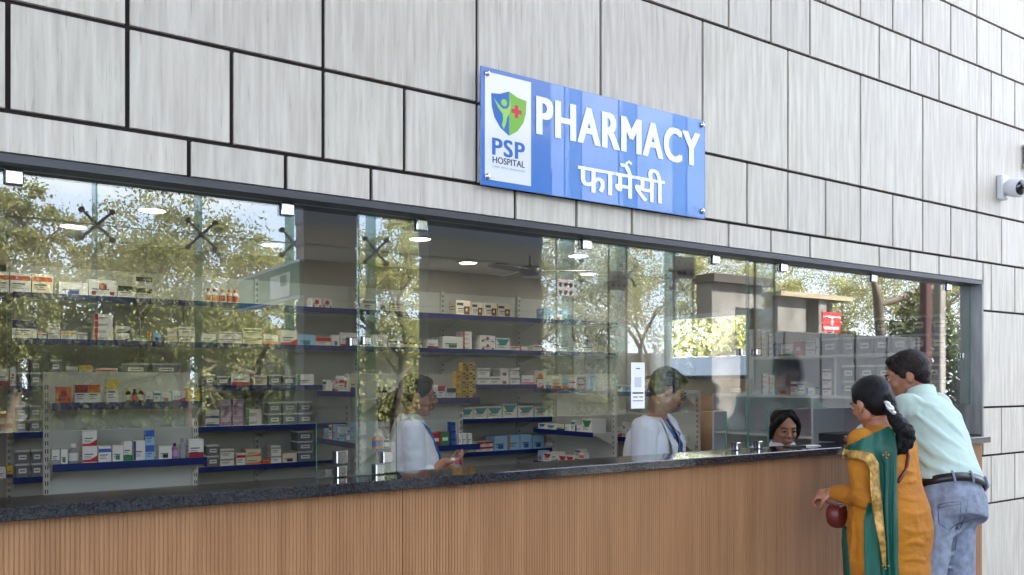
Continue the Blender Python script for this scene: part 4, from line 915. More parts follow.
def face_bits(e, f, k=1.0, closed=False, lip=None, brow=None):
    b = MB()
    for s in (-1, 1):
        b.ball(f(s*.030*k, .083*k, .008*k), (.0120*k, .0085*k, .0062*k), M_EYEW if not closed else M_SKIN3, 12, 8, f.m)
    eye = b.build('eyes', e); b = MB()
    for s in (-1, 1): b.ball(f(s*.030*k, .0892*k, .0065*k), (.0055*k, .0035*k, .0055*k), M_IRIS, 10, 6, f.m)
    b.build('irises', eye)
    b = MB()
    for s in (-1, 1):
        b.tube([f(s*.014*k, .094*k, .027*k), f(s*.030*k, .0945*k, .033*k), f(s*.047*k, .082*k, .027*k)], [.0032*k, .0036*k, .002*k], brow or M_HAIR, 6)
        b.tube([f(s*.017*k, .0925*k, .011*k), f(s*.030*k, .0955*k, .0155*k), f(s*.043*k, .087*k, .010*k)], [.0016*k, .002*k, .0014*k], M_HAIR, 6)
    b.build('eyebrows', e)
    b = MB(); b.ball(f(0, .0955*k, -.0515*k), (.021*k, .006*k, .0048*k), lip or M_LIP, 12, 6, f.m); b.ball(f(0, .0925*k, -.060*k), (.018*k, .006*k, .0055*k), lip or M_LIP, 12, 6, f.m); b.build('lips', e)
def hand(b, w, d, n, m, curl=.5, k=1.0, side=1, spread=.25):
    """w wrist, d direction of the fingers, n palm normal (towards what it holds)"""
    d = d.normalized(); n = (n-d*n.dot(d)).normalized(); s = d.cross(n)*side
    mt = Matrix((s, d, n)).transposed()
    b.ball(w+d*.045*k, (.040*k, .050*k, .016*k), m, 16, 10, mt); b.tube([w-d*.02*k, w+d*.03*k], [.026*k, .027*k], m, 12)
    for i, (off, L) in enumerate(((-.030, .070), (-.010, .080), (.010, .076), (.029, .060))):
        p = w+d*.085*k+s*off*k; dd = (d+s*off*spread*8).normalized(); pts = [w+d*.05*k+s*off*.8*k, p]; c = curl*(1+.12*i)
        for j, fr in enumerate((.42, .32, .26)):
            a = c*(j+1)*.75; pts.append(pts[-1]+(dd*math.cos(a)+n*math.sin(a))*L*fr*k)
        b.tube(pts, [.009*k, .0092*k, .0086*k, .0078*k, .0066*k], m, 10)
        b.ball(pts[-1], .0066*k, m, 8, 6)
    pts = [w+d*.02*k-s*.025*k, w+d*.045*k-s*.044*k+n*.008*k, w+d*.068*k-s*.050*k+n*.022*k*(1+curl), w+d*.088*k-s*.044*k+n*.034*k*(1+curl)]
    b.tube(pts, [.012*k, .011*k, .0098*k, .008*k], m, 10); b.ball(pts[-1], .008*k, m, 8, 6)
def torso(b, P, N, R, secs, m, ex=2.4):
    up = (N-P).normalized(); fw = up.cross(R).normalized(); R = fw.cross(up).normalized(); L = (N-P).length; rings = []
    for t, rx, ry, of in secs: rings.append(ell(P+up*(t*L)+fw*of, R, fw, rx, ry, 32, ex))
    b.loft(rings, m); return R, fw, up
MALE = [(-.22, .15, .105, -.01), (-.08, .165, .118, -.01), (.08, .162, .12, 0), (.3, .150, .112, .005), (.55, .160, .115, .0), (.78, .178, .108, -.005), (.9, .150, .085, -.008), (.98, .075, .06, -.005)]
FEM = [(-.22, .155, .11, -.01), (-.08, .165, .12, -.015), (.1, .150, .108, -.005), (.32, .122, .09, .005), (.6, .138, .105, .01), (.8, .150, .090, -.002), (.91, .120, .068, -.006), (.98, .06, .05, -.003)]
def body(e, J, m, secs, hk=1.0, thin=.9, curl=.5, vox=.0055):
    b = MB(); R, fw, up = torso(b, J['P'], J['N'], J['R'], [(t, rx*thin, ry*thin, o) for t, rx, ry, o in secs], m)
    f = J['f']; b.tube([J['N']-up*.03, J['N']+(f.o-J['N'])*.35, f(0, -.012, -.045)], [.056*hk, .052*hk, .054*hk], m, 16)
    head_mesh(b, f, m, hk)
    for s in ('L', 'R'):
        S, E_, Wr = J['S'+s], J['E'+s], J['W'+s]
        limb(b, [S, S.lerp(E_, .5), E_], [.044*thin, .041*thin, .034*thin], m); limb(b, [E_, E_.lerp(Wr, .35), Wr], [.034*thin, .034*thin, .023], m)
        hand(b, Wr, J['H'+s][0], J['H'+s][1], m, J['H'+s][2], .92*hk, 1 if s == 'R' else -1)
        H, K, A = J['P']+R*(.09 if s == 'R' else -.09)-up*.03, J['K'+s], J['A'+s]
        limb(b, [H, H.lerp(K, .5), K], [.078*thin, .066*thin, .05*thin], m); limb(b, [K, K.lerp(A, .35), A], [.05*thin, .05*thin, .034], m)
        ff = J.get('foot', fw); b.ball(A+ff*.07-V(0, 0, .035), (.038, .11, .03), m, 14, 8, Frame(A, V(ff.x, ff.y, 0), V(0, 0, 1)).m)
    return finish(b.build('body', e), vox, 3), R, fw, up
def sleeve(b, pts, rs, m): limb(b, pts, rs, m, 18)
def shoes(e, J, m, fw, op=False):
    for s in ('L', 'R'):
        A = J['A'+s]; fr = Frame(A, V(fw.x, fw.y, 0), V(0, 0, 1)); b = MB()
        b.ball(fr(0, .05, -.028), (.046, .135, .04), m, 16, 10, fr.m); b.box(-.04, .04, -.07, .17, -.072, -.05, m, Matrix.Translation(fr.o) @ fr.m.to_4x4())
        finish(b.build('shoe', e), .008, 2)
def legs_cloth(b, J, R, up, m, r0=.095, r1=.075, r2=.065, rA=.055):
    for s in ('L', 'R'):
        H = J['P']+R*(.085 if s == 'R' else -.085)-up*.02; K, A = J['K'+s], J['A'+s]
        limb(b, [H, H.lerp(K, .5), K, K.lerp(A, .5), A+(K-A)*.12], [r0, r0*.5+r1*.5, r1, r2, rA], m, 18)
up0 = V(0, 0, 1)
def worldify(fn):
    before = set(bpy.data.objects); fn()
    for o in [o for o in bpy.data.objects if o not in before]:
        if o.parent and o.parent.get('category') == 'person': o.matrix_parent_inverse = Matrix.Translation(-o.parent.location)
# ================= customer: man in mint shirt and grey jeans, leaning on the counter
def man_customer():
    e = empty('person', (3.93, -.62, 0), 0, 'man in mint green shirt and grey jeans leaning on the counter', 'person')
    P, N = at_d(944, 488, 3.96), at_d(920, 397, 4.16); R = az(100-90)
    f = Frame(at_d(907.5, 377, 4.22), az(122)+V(0, 0, -.26), up0+az(122)*.26)
    J = dict(P=P, N=N, R=R, f=f)
    up = (N-P).normalized(); 
    J['SL'] = N-R*.18-up*.06; J['SR'] = N+R*.18-up*.06
    J['EL'] = V(J['SL'].x+.17, -.09, 1.225); J['WL'] = V(J['SL'].x+.24, -.0, 1.215); J['HL'] = (V(.8, .35, -.05), V(0, 0, -1), .25)
    J['ER'] = V(J['SR'].x+.06, -.10, 1.225); J['WR'] = V(J['SR'].x-.02, .0, 1.215); J['HR'] = (V(-.8, .3, -.05), V(0, 0, -1), .25)
    J['KR'] = at_d(957, 592, 3.93); J['AR'] = V(J['KR'].x+.01, J['KR'].y-.05, .09); J['KL'] = J['KR']+V(-.24, .02, 0); J['AL'] = V(J['KL'].x-.04, J['KL'].y-.03, .09)
    _, R, fw, up = body(e, J, M_SKIN, MALE, 1.02, .86)
    fp = V(fw.x, fw.y, 0)
    face_bits(e, f, 1.02)
    b = MB(); k = 1.02
    for c, r in (((0, -.018, .047), (.0815, .097, .087)), ((0, -.050, .012), (.074, .062, .064)), ((0, .040, .092), (.052, .040, .028)), ((0, -.055, -.03), (.060, .045, .035))):
        b.ball(f(*[v*k for v in c]), [v*k for v in r], M_HAIRB, 20, 12, f.m)
    for s in (-1, 1): b.ball(f(s*.071*k, .018*k, .022*k), (.010, .022, .028), M_HAIRB, 12, 8, f.m)
    finish(b.build('hair', e), .005, 2, ((.012, .004, 'L'),))
    M = mat('mint_shirt', (182, 202, 193), .8, bump=.4, bscale=5, stretch=(1.3, 1.3, 3))
    b = MB(); L = (N-P).length
    torso(b, P, N, R, [(-.03, .160, .124, -.014), (.02, .176, .140, -.018), (.1, .184, .147, -.018), (.3, .180, .143, -.012), (.55, .186, .140, -.008), (.75, .196, .128, -.012), (.88, .165, .104, -.012), (.96, .10, .076, -.008)], M)
    for s in 'LR':
        S, E_, W_ = J['S'+s], J['E'+s], J['W'+s]; sleeve(b, [S+up*.0, S.lerp(E_, .5), E_, E_.lerp(W_, .5), E_.lerp(W_, .85)], [.078, .070, .058, .050, .042], M)
    folds(b, finish(b.build('shirt', e), .007, 6), [[(905, 428), (935, 455), (972, 468)], [(900, 443), (930, 466), (966, 478)], [(914, 412), (945, 438), (977, 458)], [(928, 403), (950, 424), (966, 440)], [(897, 462), (922, 476), (950, 482)],
        [(903, 405), (899, 420), (900, 440)], [(940, 470), (960, 480), (975, 482)], [(912, 395), (920, 402), (940, 408)], [(925, 440), (945, 458), (960, 466)]], M, .019, .004)
    sh = finish(b.build('shirt', e), .006, 4, ((.12, .016, 'L'),))
    b = MB(); nf = N+up*.0; b.loft([ell(nf-up*.025+fw*.0, R, fw, .082, .072), ell(nf+up*.035-fw*.012, R, fw, .066, .064), ell(nf+up*.038-fw*.012, R, fw, .060, .058), ell(nf-up*.01, R, fw, .068, .060)], M, caps=False)
    b.build('collar', sh)
    # pleat seam over the shoulders
    MJ = mat('grey_denim', (138, 146, 164), .85, nscale=30, noise_amt=.18, bump=.25, bscale=14)
    b = MB(); torso(b, P, N, R, [(-.36, .14, .12, -.02), (-.25, .168, .132, -.02), (-.14, .172, .137, -.02), (-.02, .166, .134, -.016), (.0, .164, .132, -.016)], MJ)
    for s in (-1, 1): b.ball(P+R*s*.078-up*.10-fw*.03, (.082, .080, .10), MJ)
    legs_cloth(b, J, R, up, MJ, .100, .076, .068, .060)
    folds(b, finish(b.build('jeans', e), .007, 5), [[(975, 520), (960, 530), (940, 545)], [(978, 512), (962, 522), (952, 536)], [(967, 545), (955, 552), (945, 556)], [(935, 500), (934, 520), (936, 545)], [(968, 560), (958, 566), (946, 568)]], MJ, .014, .003)
    jn = finish(b.build('jeans', e), .006, 5, ((.07, .010, 'L'),))
    from mathutils.bvhtree import BVHTree
    bpy.context.view_layer.update(); bv = BVHTree.FromObject(jn, bpy.context.evaluated_depsgraph_get()); cp = V(0, CAMY, EYE)
    def on(px, py):
        d = ray(px, py).normalized(); h = bv.ray_cast(cp, d); return h[0]-d*.001 if h[0] is not None else at_d(px, py, 3.9)
    b = MB(); q = ((938, 505), (946, 503), (953, 502), (961, 501.5), (960.5, 512), (960, 522), (949, 530), (944, 527), (939, 523), (938.5, 514), (938, 505))
    b.tube([on(*t) for t in q], .0022, mat('jean_stitch', (100, 104, 118), .8), 5); b.tube([on(938.5, 508), on(946, 506), on(953, 505), on(961, 504.5)], .0018, MATS['jean_stitch'], 5); b.build('pocket', jn)
    b = MB(); b.tube([on(968, 500), on(966, 512), on(962, 524), on(957, 536), on(955, 550)], .002, MATS['jean_stitch'], 5); b.build('seam', jn)
    MBt = mat('black_belt', (22, 21, 22), .35); b = MB(); c = P-up*.005
    b.loft([ell(c-up*.018-fw*.016, R, fw, .175, .143), ell(c-up*.018-fw*.016, R, fw, .187, .155), ell(c+up*.018-fw*.016, R, fw, .187, .155), ell(c+up*.018-fw*.016, R, fw, .175, .143)], MBt, caps=False)
    b.build('belt', e)
    b = MB()
    for a in (-2.5, -2.0, -1.25, -.6):
        q = c-fw*.016+R*.189*math.cos(a)+fw*.156*math.sin(a); o_ = (R*math.cos(a)+fw*math.sin(a)).normalized()
        b.tube([q-up*.028, q-up*.02+o_*.006, q+up*.02+o_*.006, q+up*.027], .005, MJ, 6)
    b.build('belt_loops', jn)
    shoes(e, J, mat('dark_shoe', (40, 34, 32), .4), fp)
worldify(man_customer)
# ================= customer: woman in mustard kurta and green dupatta
def woman_customer():
    e = empty('person', (3.48, -.5, 0), 0, 'woman in mustard kurta with green gold-edged dupatta and black ponytail at the counter', 'person')
    P = at_d(888, 516, 3.72); N = at_d(882, 427, 3.76); R = az(2); hd = az(76)
    f = Frame(at_d(871.5, 404, 3.79), hd+V(0, 0, -.34), up0+hd*.34)
    J = dict(P=P, N=N, R=R, f=f)
    J['SL'] = N-R*.165+V(0, 0, -.055); J['SR'] = N+R*.165+V(0, 0, -.055)
    J['EL'] = at_d(864, 497, 3.58); J['WL'] = at_d(834, 493, 3.72); J['HL'] = (V(-.15, .9, -.15), V(.4, .1, -.6), .9)
    J['ER'] = V(J['SR'].x+.03, -.44, 1.03); J['WR'] = V(J['SR'].x+.06, -.31, 1.13); J['HR'] = (V(-.2, .9, .2), V(0, -.3, -1), .6)
    J['KL'] = V(P.x-.09, P.y+.02, .47); J['KR'] = V(P.x+.09, P.y+.02, .47); J['AL'] = V(P.x-.09, P.y-.02, .09); J['AR'] = V(P.x+.09, P.y-.02, .09)
    _, R, fw, up = body(e, J, M_SKIN3, FEM, .95, .86)
    face_bits(e, f, .95, lip=M_LIP2)
    k = .95; b = MB()
    for c, r in (((0, -.016, .046), (.083, .098, .088)), ((0, -.052, .0), (.078, .064, .075)), ((0, -.01, .02), (.081, .062, .062)), ((0, .035, .085), (.056, .046, .035))):
        b.ball(f(*[v*k for v in c]), [v*k for v in r], M_HAIR, 22, 14, f.m)
    hr = finish(b.build('hair', e), .005, 3)
    t0 = f(0, -.105*k, -.015*k); pts = [t0, at_d(893, 415, 3.66), at_d(899, 424, 3.62), at_d(905, 432, 3.60), at_d(903, 441, 3.60), at_d(899, 447, 3.60)]
    b = MB(); limb(b, pts, [.030, .027, .034, .040, .030, .014], M_HAIR)
    for s in ((0, .016), (.012, -.01), (-.014, .0)):
        limb(b, [pts[3]+V(s[0], 0, 0), at_d(908+s[0]*300, 440+s[1]*200, 3.59), at_d(904+s[0]*500, 449+s[1]*200, 3.59), at_d(898+s[0]*300, 451+s[1]*200, 3.60)], [.02, .018, .012, .006], M_HAIR)
    finish(b.build('ponytail', e), .005, 1, ((.02, .012, 'L'),))
    b = MB(); c1, c2 = at_d(884.5, 401.5, 3.645), at_d(893.5, 414, 3.60); mm = mat('silver_clip', (226, 224, 228), .25, metal=.6)
    b.tube([c1, c1.lerp(c2, .5)-FW*.012, c2], [.005, .014, .006], mm, 8)
    for i in range(5): b.ball(c1.lerp(c2, .1+.2*i)-FW*.014+V(0, 0, .006*(i % 2)), .009, mm, 8, 6)
    b.build('hair_clip', e)
    ear = f(-.078*k, -.004*k, -.036*k); b = MB(); b.ball(ear, .0055, mat('gold_metal', (214, 170, 90), .25, metal=1)); b.build('earring', e)
    # kurta
    MK = mat('mustard_cotton', (182, 116, 16), .85, nscale=3, stretch=(1, 1, 3), col2=(162, 98, 12), bump=.9, bscale=9)
    MK2 = MK
    C0 = V(P.x, P.y, 0); C1 = V(N.x, N.y, 0)
    def cc(z): t = (z-P.z)/(N.z-P.z); t = max(0, min(1, t)); return C0.lerp(C1, t)+V(0, 0, z)
    def ring(z, rx, ry, of=0): return ell(cc(z)+fw*of, R, V(fw.x, fw.y, 0), rx, ry, 36, 2.3)
    b = MB()
    b.loft([ring(.42, .190, .15), ring(.6, .196, .15), ring(.75, .202, .152), ring(.86, .206, .152, -.01), ring(.95, .196, .145, -.008), ring(1.04, .178, .128), ring(1.12, .176, .124, .004), ring(1.20, .184, .118), ring(1.255, .170, .096, -.004), ring(1.285, .105, .07, -.004), ring(1.30, .07, .055, -.004)], MK)
    for s in 'LR':
        S, E_, W_ = J['S'+s], J['E'+s], J['W'+s]; sleeve(b, [S, S.lerp(E_, .5), E_, E_.lerp(W_, .5), E_.lerp(W_, .9)], [.060, .060, .054, .045, .038], MK)
    folds(b, finish(b.build('kurta', e), .007, 6), [[(898, 468), (912, 472), (926, 470)], [(898, 484), (915, 480), (927, 484)], [(900, 497), (912, 500), (930, 496)], [(899, 512), (915, 515), (930, 511)], [(900, 528), (912, 532), (930, 530)],
        [(903, 545), (915, 541), (929, 546)], [(900, 560), (915, 558), (929, 562)], [(910, 505), (918, 525), (915, 540)], [(912, 430), (919, 450), (920, 470)], [(848, 470), (856, 482), (868, 486)], [(850, 490), (860, 486), (870, 492)], [(846, 500), (852, 494), (860, 498)], [(852, 515), (853, 540), (850, 570)], [(860, 520), (861, 545), (859, 572)]], MK, .014, .004)
    ku = finish(b.build('kurta', e), .006, 4, ((.10, .012, 'L'), (.035, .004, 'L')))
    b = MB()
    for s in 'LR': 
        K, A = J['K'+s], J['A'+s]; limb(b, [V(K.x, K.y, .62), K, K.lerp(A, .5), A+V(0, 0, .03)], [.1, .085, .065, .045], MK)
    finish(b.build('trousers', e), .009, 3, ((.04, .01, 'L'),))
    shoes(e, J, mat('tan_sandal', (120, 84, 58), .5), fw)
    # dupatta: draped by casting on to the kurta from where one stands, then given thickness
    from mathutils.bvhtree import BVHTree
    bpy.context.view_layer.update(); dg = bpy.context.evaluated_depsgraph_get(); bv = BVHTree.FromObject(ku, dg); cp = V(0, CAMY, EYE)
    def dr(px, py, off, fall): 
        d = ray(px, py); h = bv.ray_cast(cp, d.normalized())
        dep = (h[0]-cp).dot(FW) if h[0] is not None else fall
        return at_d(px, py, min(dep, fall)-off)
    MG = mat('green_silk', (8, 92, 74), .6, nscale=3, col2=(5, 70, 58), bump=.4, bscale=9, stretch=(3, 3, .6)); MGo = mat('gold_border', (196, 150, 70), .4, metal=.35, nscale=60, noise_amt=.35)
    def sheet(rows, nm, m, off, fall, par, nt=22, sub=6, wav=.004, freq=9, thick=.003):
        R2 = []
        for i in range(len(rows)-1):
            for j in range(sub):
                t = j/sub; R2.append([a*(1-t)+c*t for a, c in zip(rows[i], rows[i+1])])
        R2.append(list(rows[-1])); vs = []; 
        for (y0, x0, y1, x1) in R2:
            for j in range(nt+1):
                t = j/nt; px, py = x0+(x1-x0)*t, y0+(y1-y0)*t
                vs.append(dr(px, py, off, fall))
        dep = [(v-cp).dot(FW) for v in vs]; n1 = nt+1; rr = len(R2)          # even the drape out
        for _ in range(8):
            nd = dep[:]
            for i in range(rr):
                for j in range(n1):
                    nb = [dep[a*n1+c] for a, c in ((i-1, j), (i+1, j), (i, j-1), (i, j+1)) if 0 <= a < rr and 0 <= c < n1]
                    nd[i*n1+j] = min(.5*dep[i*n1+j]+.5*sum(nb)/len(nb), dep[i*n1+j]+.002)
            dep = nd
        dep = [d_-wav*(.5+.5*math.sin((i % n1)/nt*freq+(i//n1)*.10)) for i, d_ in enumerate(dep)]
        vs = [cp+(v-cp)*(d_/((v-cp).dot(FW))) for v, d_ in zip(vs, dep)]
        b = MB(); b.add(vs, [(i*n1+j, i*n1+j+1, (i+1)*n1+j+1, (i+1)*n1+j) for i in range(rr-1) for j in range(nt)], m, True)
        o = b.build(nm, par); s = o.modifiers.new('thick', 'SOLIDIFY'); s.thickness = thick; s.offset = 0; return o
    # rows: (y left, x left, y right, x right)
    du = sheet([(446, 847, 426, 889), (450, 844, 431, 894), (456, 842.5, 440, 896), (458, 858, 452, 897), (464, 870, 464, 897), (480, 872.5, 480, 897), (500, 873, 500, 897), (530, 876, 530, 898), (560, 880, 560, 898), (600, 884, 600, 900), (680, 886, 680, 902)], 'dupatta', MG, .020, 3.72, e, wav=.016, freq=19)
    sheet([(447, 846, 442, 849), (452, 842.5, 447, 846), (459, 842, 450, 848), (458, 850, 450, 852), (459, 858, 450.5, 862), (463, 866, 454, 873), (470, 870, 463, 878.5), (485, 870, 483, 879.5), (505, 872, 505, 882), (525, 875, 525, 884), (545, 879.5, 545, 886), (566, 883, 566, 886)], 'gold_border', MGo, .043, 3.70, du, nt=4, wav=0)
    sheet([(503, 868, 503, 874), (520, 864, 520, 880), (545, 864, 545, 884), (575, 865, 575, 886), (640, 866, 640, 888)], 'dupatta_underlayer', MG, .012, 3.72, du, nt=8, wav=.003, freq=10)
    sheet([(526, 842, 526, 846), (545, 842, 545, 848), (575, 844, 575, 851), (630, 846, 630, 854)], 'dupatta_end', MG, .014, 3.80, du, nt=4, wav=0)
    for (x, y, s) in ((886, 455, 3.2), (885.5, 566, 3.4)):
        b = MB(); q = dr(x, y, .042, 3.70); 
        for a in range(4): d = (RT*math.cos(a*math.pi/2)+up0*math.sin(a*math.pi/2)); b.ball(q+d*s*.0035, .0045, MGo, 8, 6)
        b.ball(q, .0035, MGo, 8, 6); b.build('gold_motif', du)
    # strap of the handbag across the back, handbag in the left hand
    hb = empty('handbag', (J['WL'].x, J['WL'].y, .8), 0, 'small maroon handbag with beaded rim hanging from the hand of the woman in mustard', 'handbag')
    inv = Matrix.Translation(-hb.location)
    def hp(o): o.parent = hb; o.matrix_parent_inverse = inv; return o
    M_MAR = mat('maroon_leather', (92, 30, 26), .4, bump=.2, bscale=30); q = at_d(836.5, 514, 3.74); fr = Frame(q, az(100), up0)
    b = MB(); pr = [(-.042, .045), (.046, .055), (.058, .0), (.045, -.050), (.005, -.068), (-.035, -.050), (-.055, -.005)]
    rings = []
    for dy, sc_ in ((-.034, .72), (-.026, .95), (0, 1.05), (.026, .95), (.034, .72)): rings.append([fr(x*sc_, dy, z*sc_) for x, z in pr])
    b.loft(rings, M_MAR); o = b.build('bag_body'); m_ = o.modifiers.new('s', 'SUBSURF'); m_.levels = 2; m_.render_levels = 2; hp(o)
    b = MB(); 
    for i in range(10): b.ball(fr(-.040+.0086*i, -.036, .040+.001*i), .0042, mat('beads', (190, 150, 120), .3, metal=.5), 8, 6)
    hp(b.build('beads'))
    b = MB(); w0 = J['WL']+V(-.01, .055, -.02); b.tube([fr(-.035, 0, .04), w0+V(0, 0, -.01), w0+V(.02, .02, .01), fr(.04, 0, .05)], .005, M_MAR, 8); hp(b.build('handle'))
    b = MB(); pts = [dr(x, y, .010, 3.75) for x, y in ((906, 446), (908.5, 456), (907, 466), (902, 476), (898, 482))]
    b.tube(pts, [.0075]*5, M_MAR, 8); b.build('shoulder_strap', e)
    b = MB(); W_ = J['WL']; dd = (J['WL']-J['EL']).normalized(); b.tube([W_-dd*.012, W_-dd*.006], [.030, .030], mat('red_bangles', (150, 60, 50), .3), 16, caps=False); b.build('bangle', e)
worldify(woman_customer)
# ================= staff
M_COAT = mat('white_coat', (208, 208, 212), .8, bump=.15, bscale=8)
def glasses(e, f, k=1.0, m=None):
    m = m or mat('dark_glasses_frame', (30, 28, 30), .3); b = MB()
    for s in (-1, 1):
        pts = [f((s*.031+.021*math.cos(t))*k, .101*k, (.006+.015*math.sin(t))*k) for t in (i*math.pi/7 for i in range(15))]; b.tube(pts, .0016*k, m, 6, caps=False)
        b.tube([f(s*.052*k, .100*k, .010*k), f(s*.071*k, .06*k, .012*k), f(s*.077*k, .0, .012*k), f(s*.074*k, -.015*k, .0)], .0016*k, m, 6)
    b.tube([f(-.010*k, .102*k, .008*k), f(.010*k, .102*k, .008*k)], .0016*k, m, 6); g = b.build('spectacles', e)
    b = MB()
    for s in (-1, 1):
        b.add([f((s*.031+.020*math.cos(t))*k, .101*k, (.006+.0145*math.sin(t))*k) for t in (i*math.pi/6 for i in range(12))], [tuple(range(12))], GL2)
    b.build('lenses', g)
def woman_staff():
    P0 = at_d(416, 397, 4.5); e = empty('person', (P0.x, P0.y, 0), 0, 'young woman in white coat with ponytail and glasses holding a pink pack', 'person')
    fa_ = az(-24); f = Frame(at_d(417.5, 396.5, 4.5), fa_+V(0, 0, -.10), up0); N = at_d(411, 419, 4.52); P = V(N.x-.0, N.y-.0, N.z-.47)+fa_*.03; R = fa_.cross(up0)
    J = dict(P=P, N=N, R=R, f=f, SL=N-R*.155-V(0, 0, .05), SR=N+R*.155-V(0, 0, .05))
    J['ER'] = J['SR']+V(.02, 0, -.26); J['WR'] = at_d(444, 462.5, 4.46); J['HR'] = (at_d(454, 461, 4.46)-J['WR'], V(0, 0, 1)-RT*.2, .7)
    J['EL'] = J['SL']+V(.03, .02, -.26); J['WL'] = J['EL']+fa_*.2+R*.1+V(0, 0, .03); J['HL'] = (fa_+R*.4, V(0, 0, -1), .4)
    J['KL'] = V(P.x, P.y+.08, .46); J['KR'] = V(P.x-.05, P.y-.08, .46); J['AL'] = J['KL']-V(0, 0, .37); J['AR'] = J['KR']-V(0, 0, .37)
    _, R, fw, up = body(e, J, M_SKIN3, FEM, .94, .84)
    face_bits(e, f, .94, lip=M_LIP2); glasses(e, f, .94); k = .94
    b = MB()
    for c, r in (((0, -.016, .046), (.083, .098, .087)), ((0, -.056, .008), (.076, .060, .068)), ((0, .032, .088), (.056, .050, .033))): b.ball(f(*[v*k for v in c]), [v*k for v in r], M_HAIR, 22, 14, f.m)
    for s in (-1, 1): b.ball(f(s*.068*k, .020*k, .03*k), (.014, .028, .032), M_HAIR, 12, 8, f.m)
    finish(b.build('hair', e), .005, 3, ((.02, .004, 'L'),))
    b = MB(); q = f(0, -.10*k, .0); limb(b, [q, at_d(395, 400, 4.52), at_d(388, 411, 4.54), at_d(385, 424, 4.54), at_d(387, 437, 4.54)], [.032, .052, .058, .042, .012], M_HAIR)
    finish(b.build('ponytail', e), .006, 1, ((.03, .014, 'L'),))
    b = MB(); torso(b, P, N, R, [(-.75, .20, .14, 0), (-.4, .195, .14, 0), (-.1, .185, .138, 0), (.2, .160, .122, 0), (.5, .158, .128, .008), (.75, .165, .112, .0), (.89, .140, .088, -.004), (.97, .075, .062, 0)], M_COAT)
    for s in 'LR': sleeve(b, [J['S'+s], J['S'+s].lerp(J['E'+s], .5), J['E'+s], J['E'+s].lerp(J['W'+s], .4)], [.062, .058, .054, .048], M_COAT)
    co = finish(b.build('coat', e), .007, 5, ((.07, .014, 'L'),))
    b = MB(); b.loft([ell(N-up*.03, R, fw, .085, .075), ell(N+up*.03-fw*.008, R, fw, .062, .060), ell(N+up*.028-fw*.008, R, fw, .055, .054), ell(N-up*.02, R, fw, .07, .06)], M_COAT, caps=False); b.build('collar', co)
    b = MB(); M_LAN = mat('lanyard_blue', (30, 90, 170), .5); pts = [N+up*.0+R*.05+fw*.03, N-up*.06+R*.07+fw*.088, N-up*.2+R*.03+fw*.138, N-up*.3+R*.0+fw*.145]
    b.tube(pts, .006, M_LAN, 6); b.build('lanyard', e)
    b = MB(); MC = mat('khaki_trousers', (110, 100, 90), .8); legs_cloth(b, J, R, up, MC); finish(b.build('trousers', e), .01, 3); shoes(e, J, mat('black_shoe', (26, 26, 28), .4), fw)
    q = at_d(456.5, 461, 4.45); b = MB(); b.cyl(q-RT*.03, q+RT*.015, .017, pm('pink')); b.cyl(q-RT*.03-up0*.0, q-RT*.008, .0175, pm('white')); b.cyl(q+RT*.015, q+RT*.03, .019, pm('crimson'))
    b.build('medicine_bottle', label='small pink and white medicine bottle held by the young woman in glasses', cat='bottle')
worldify(woman_staff)
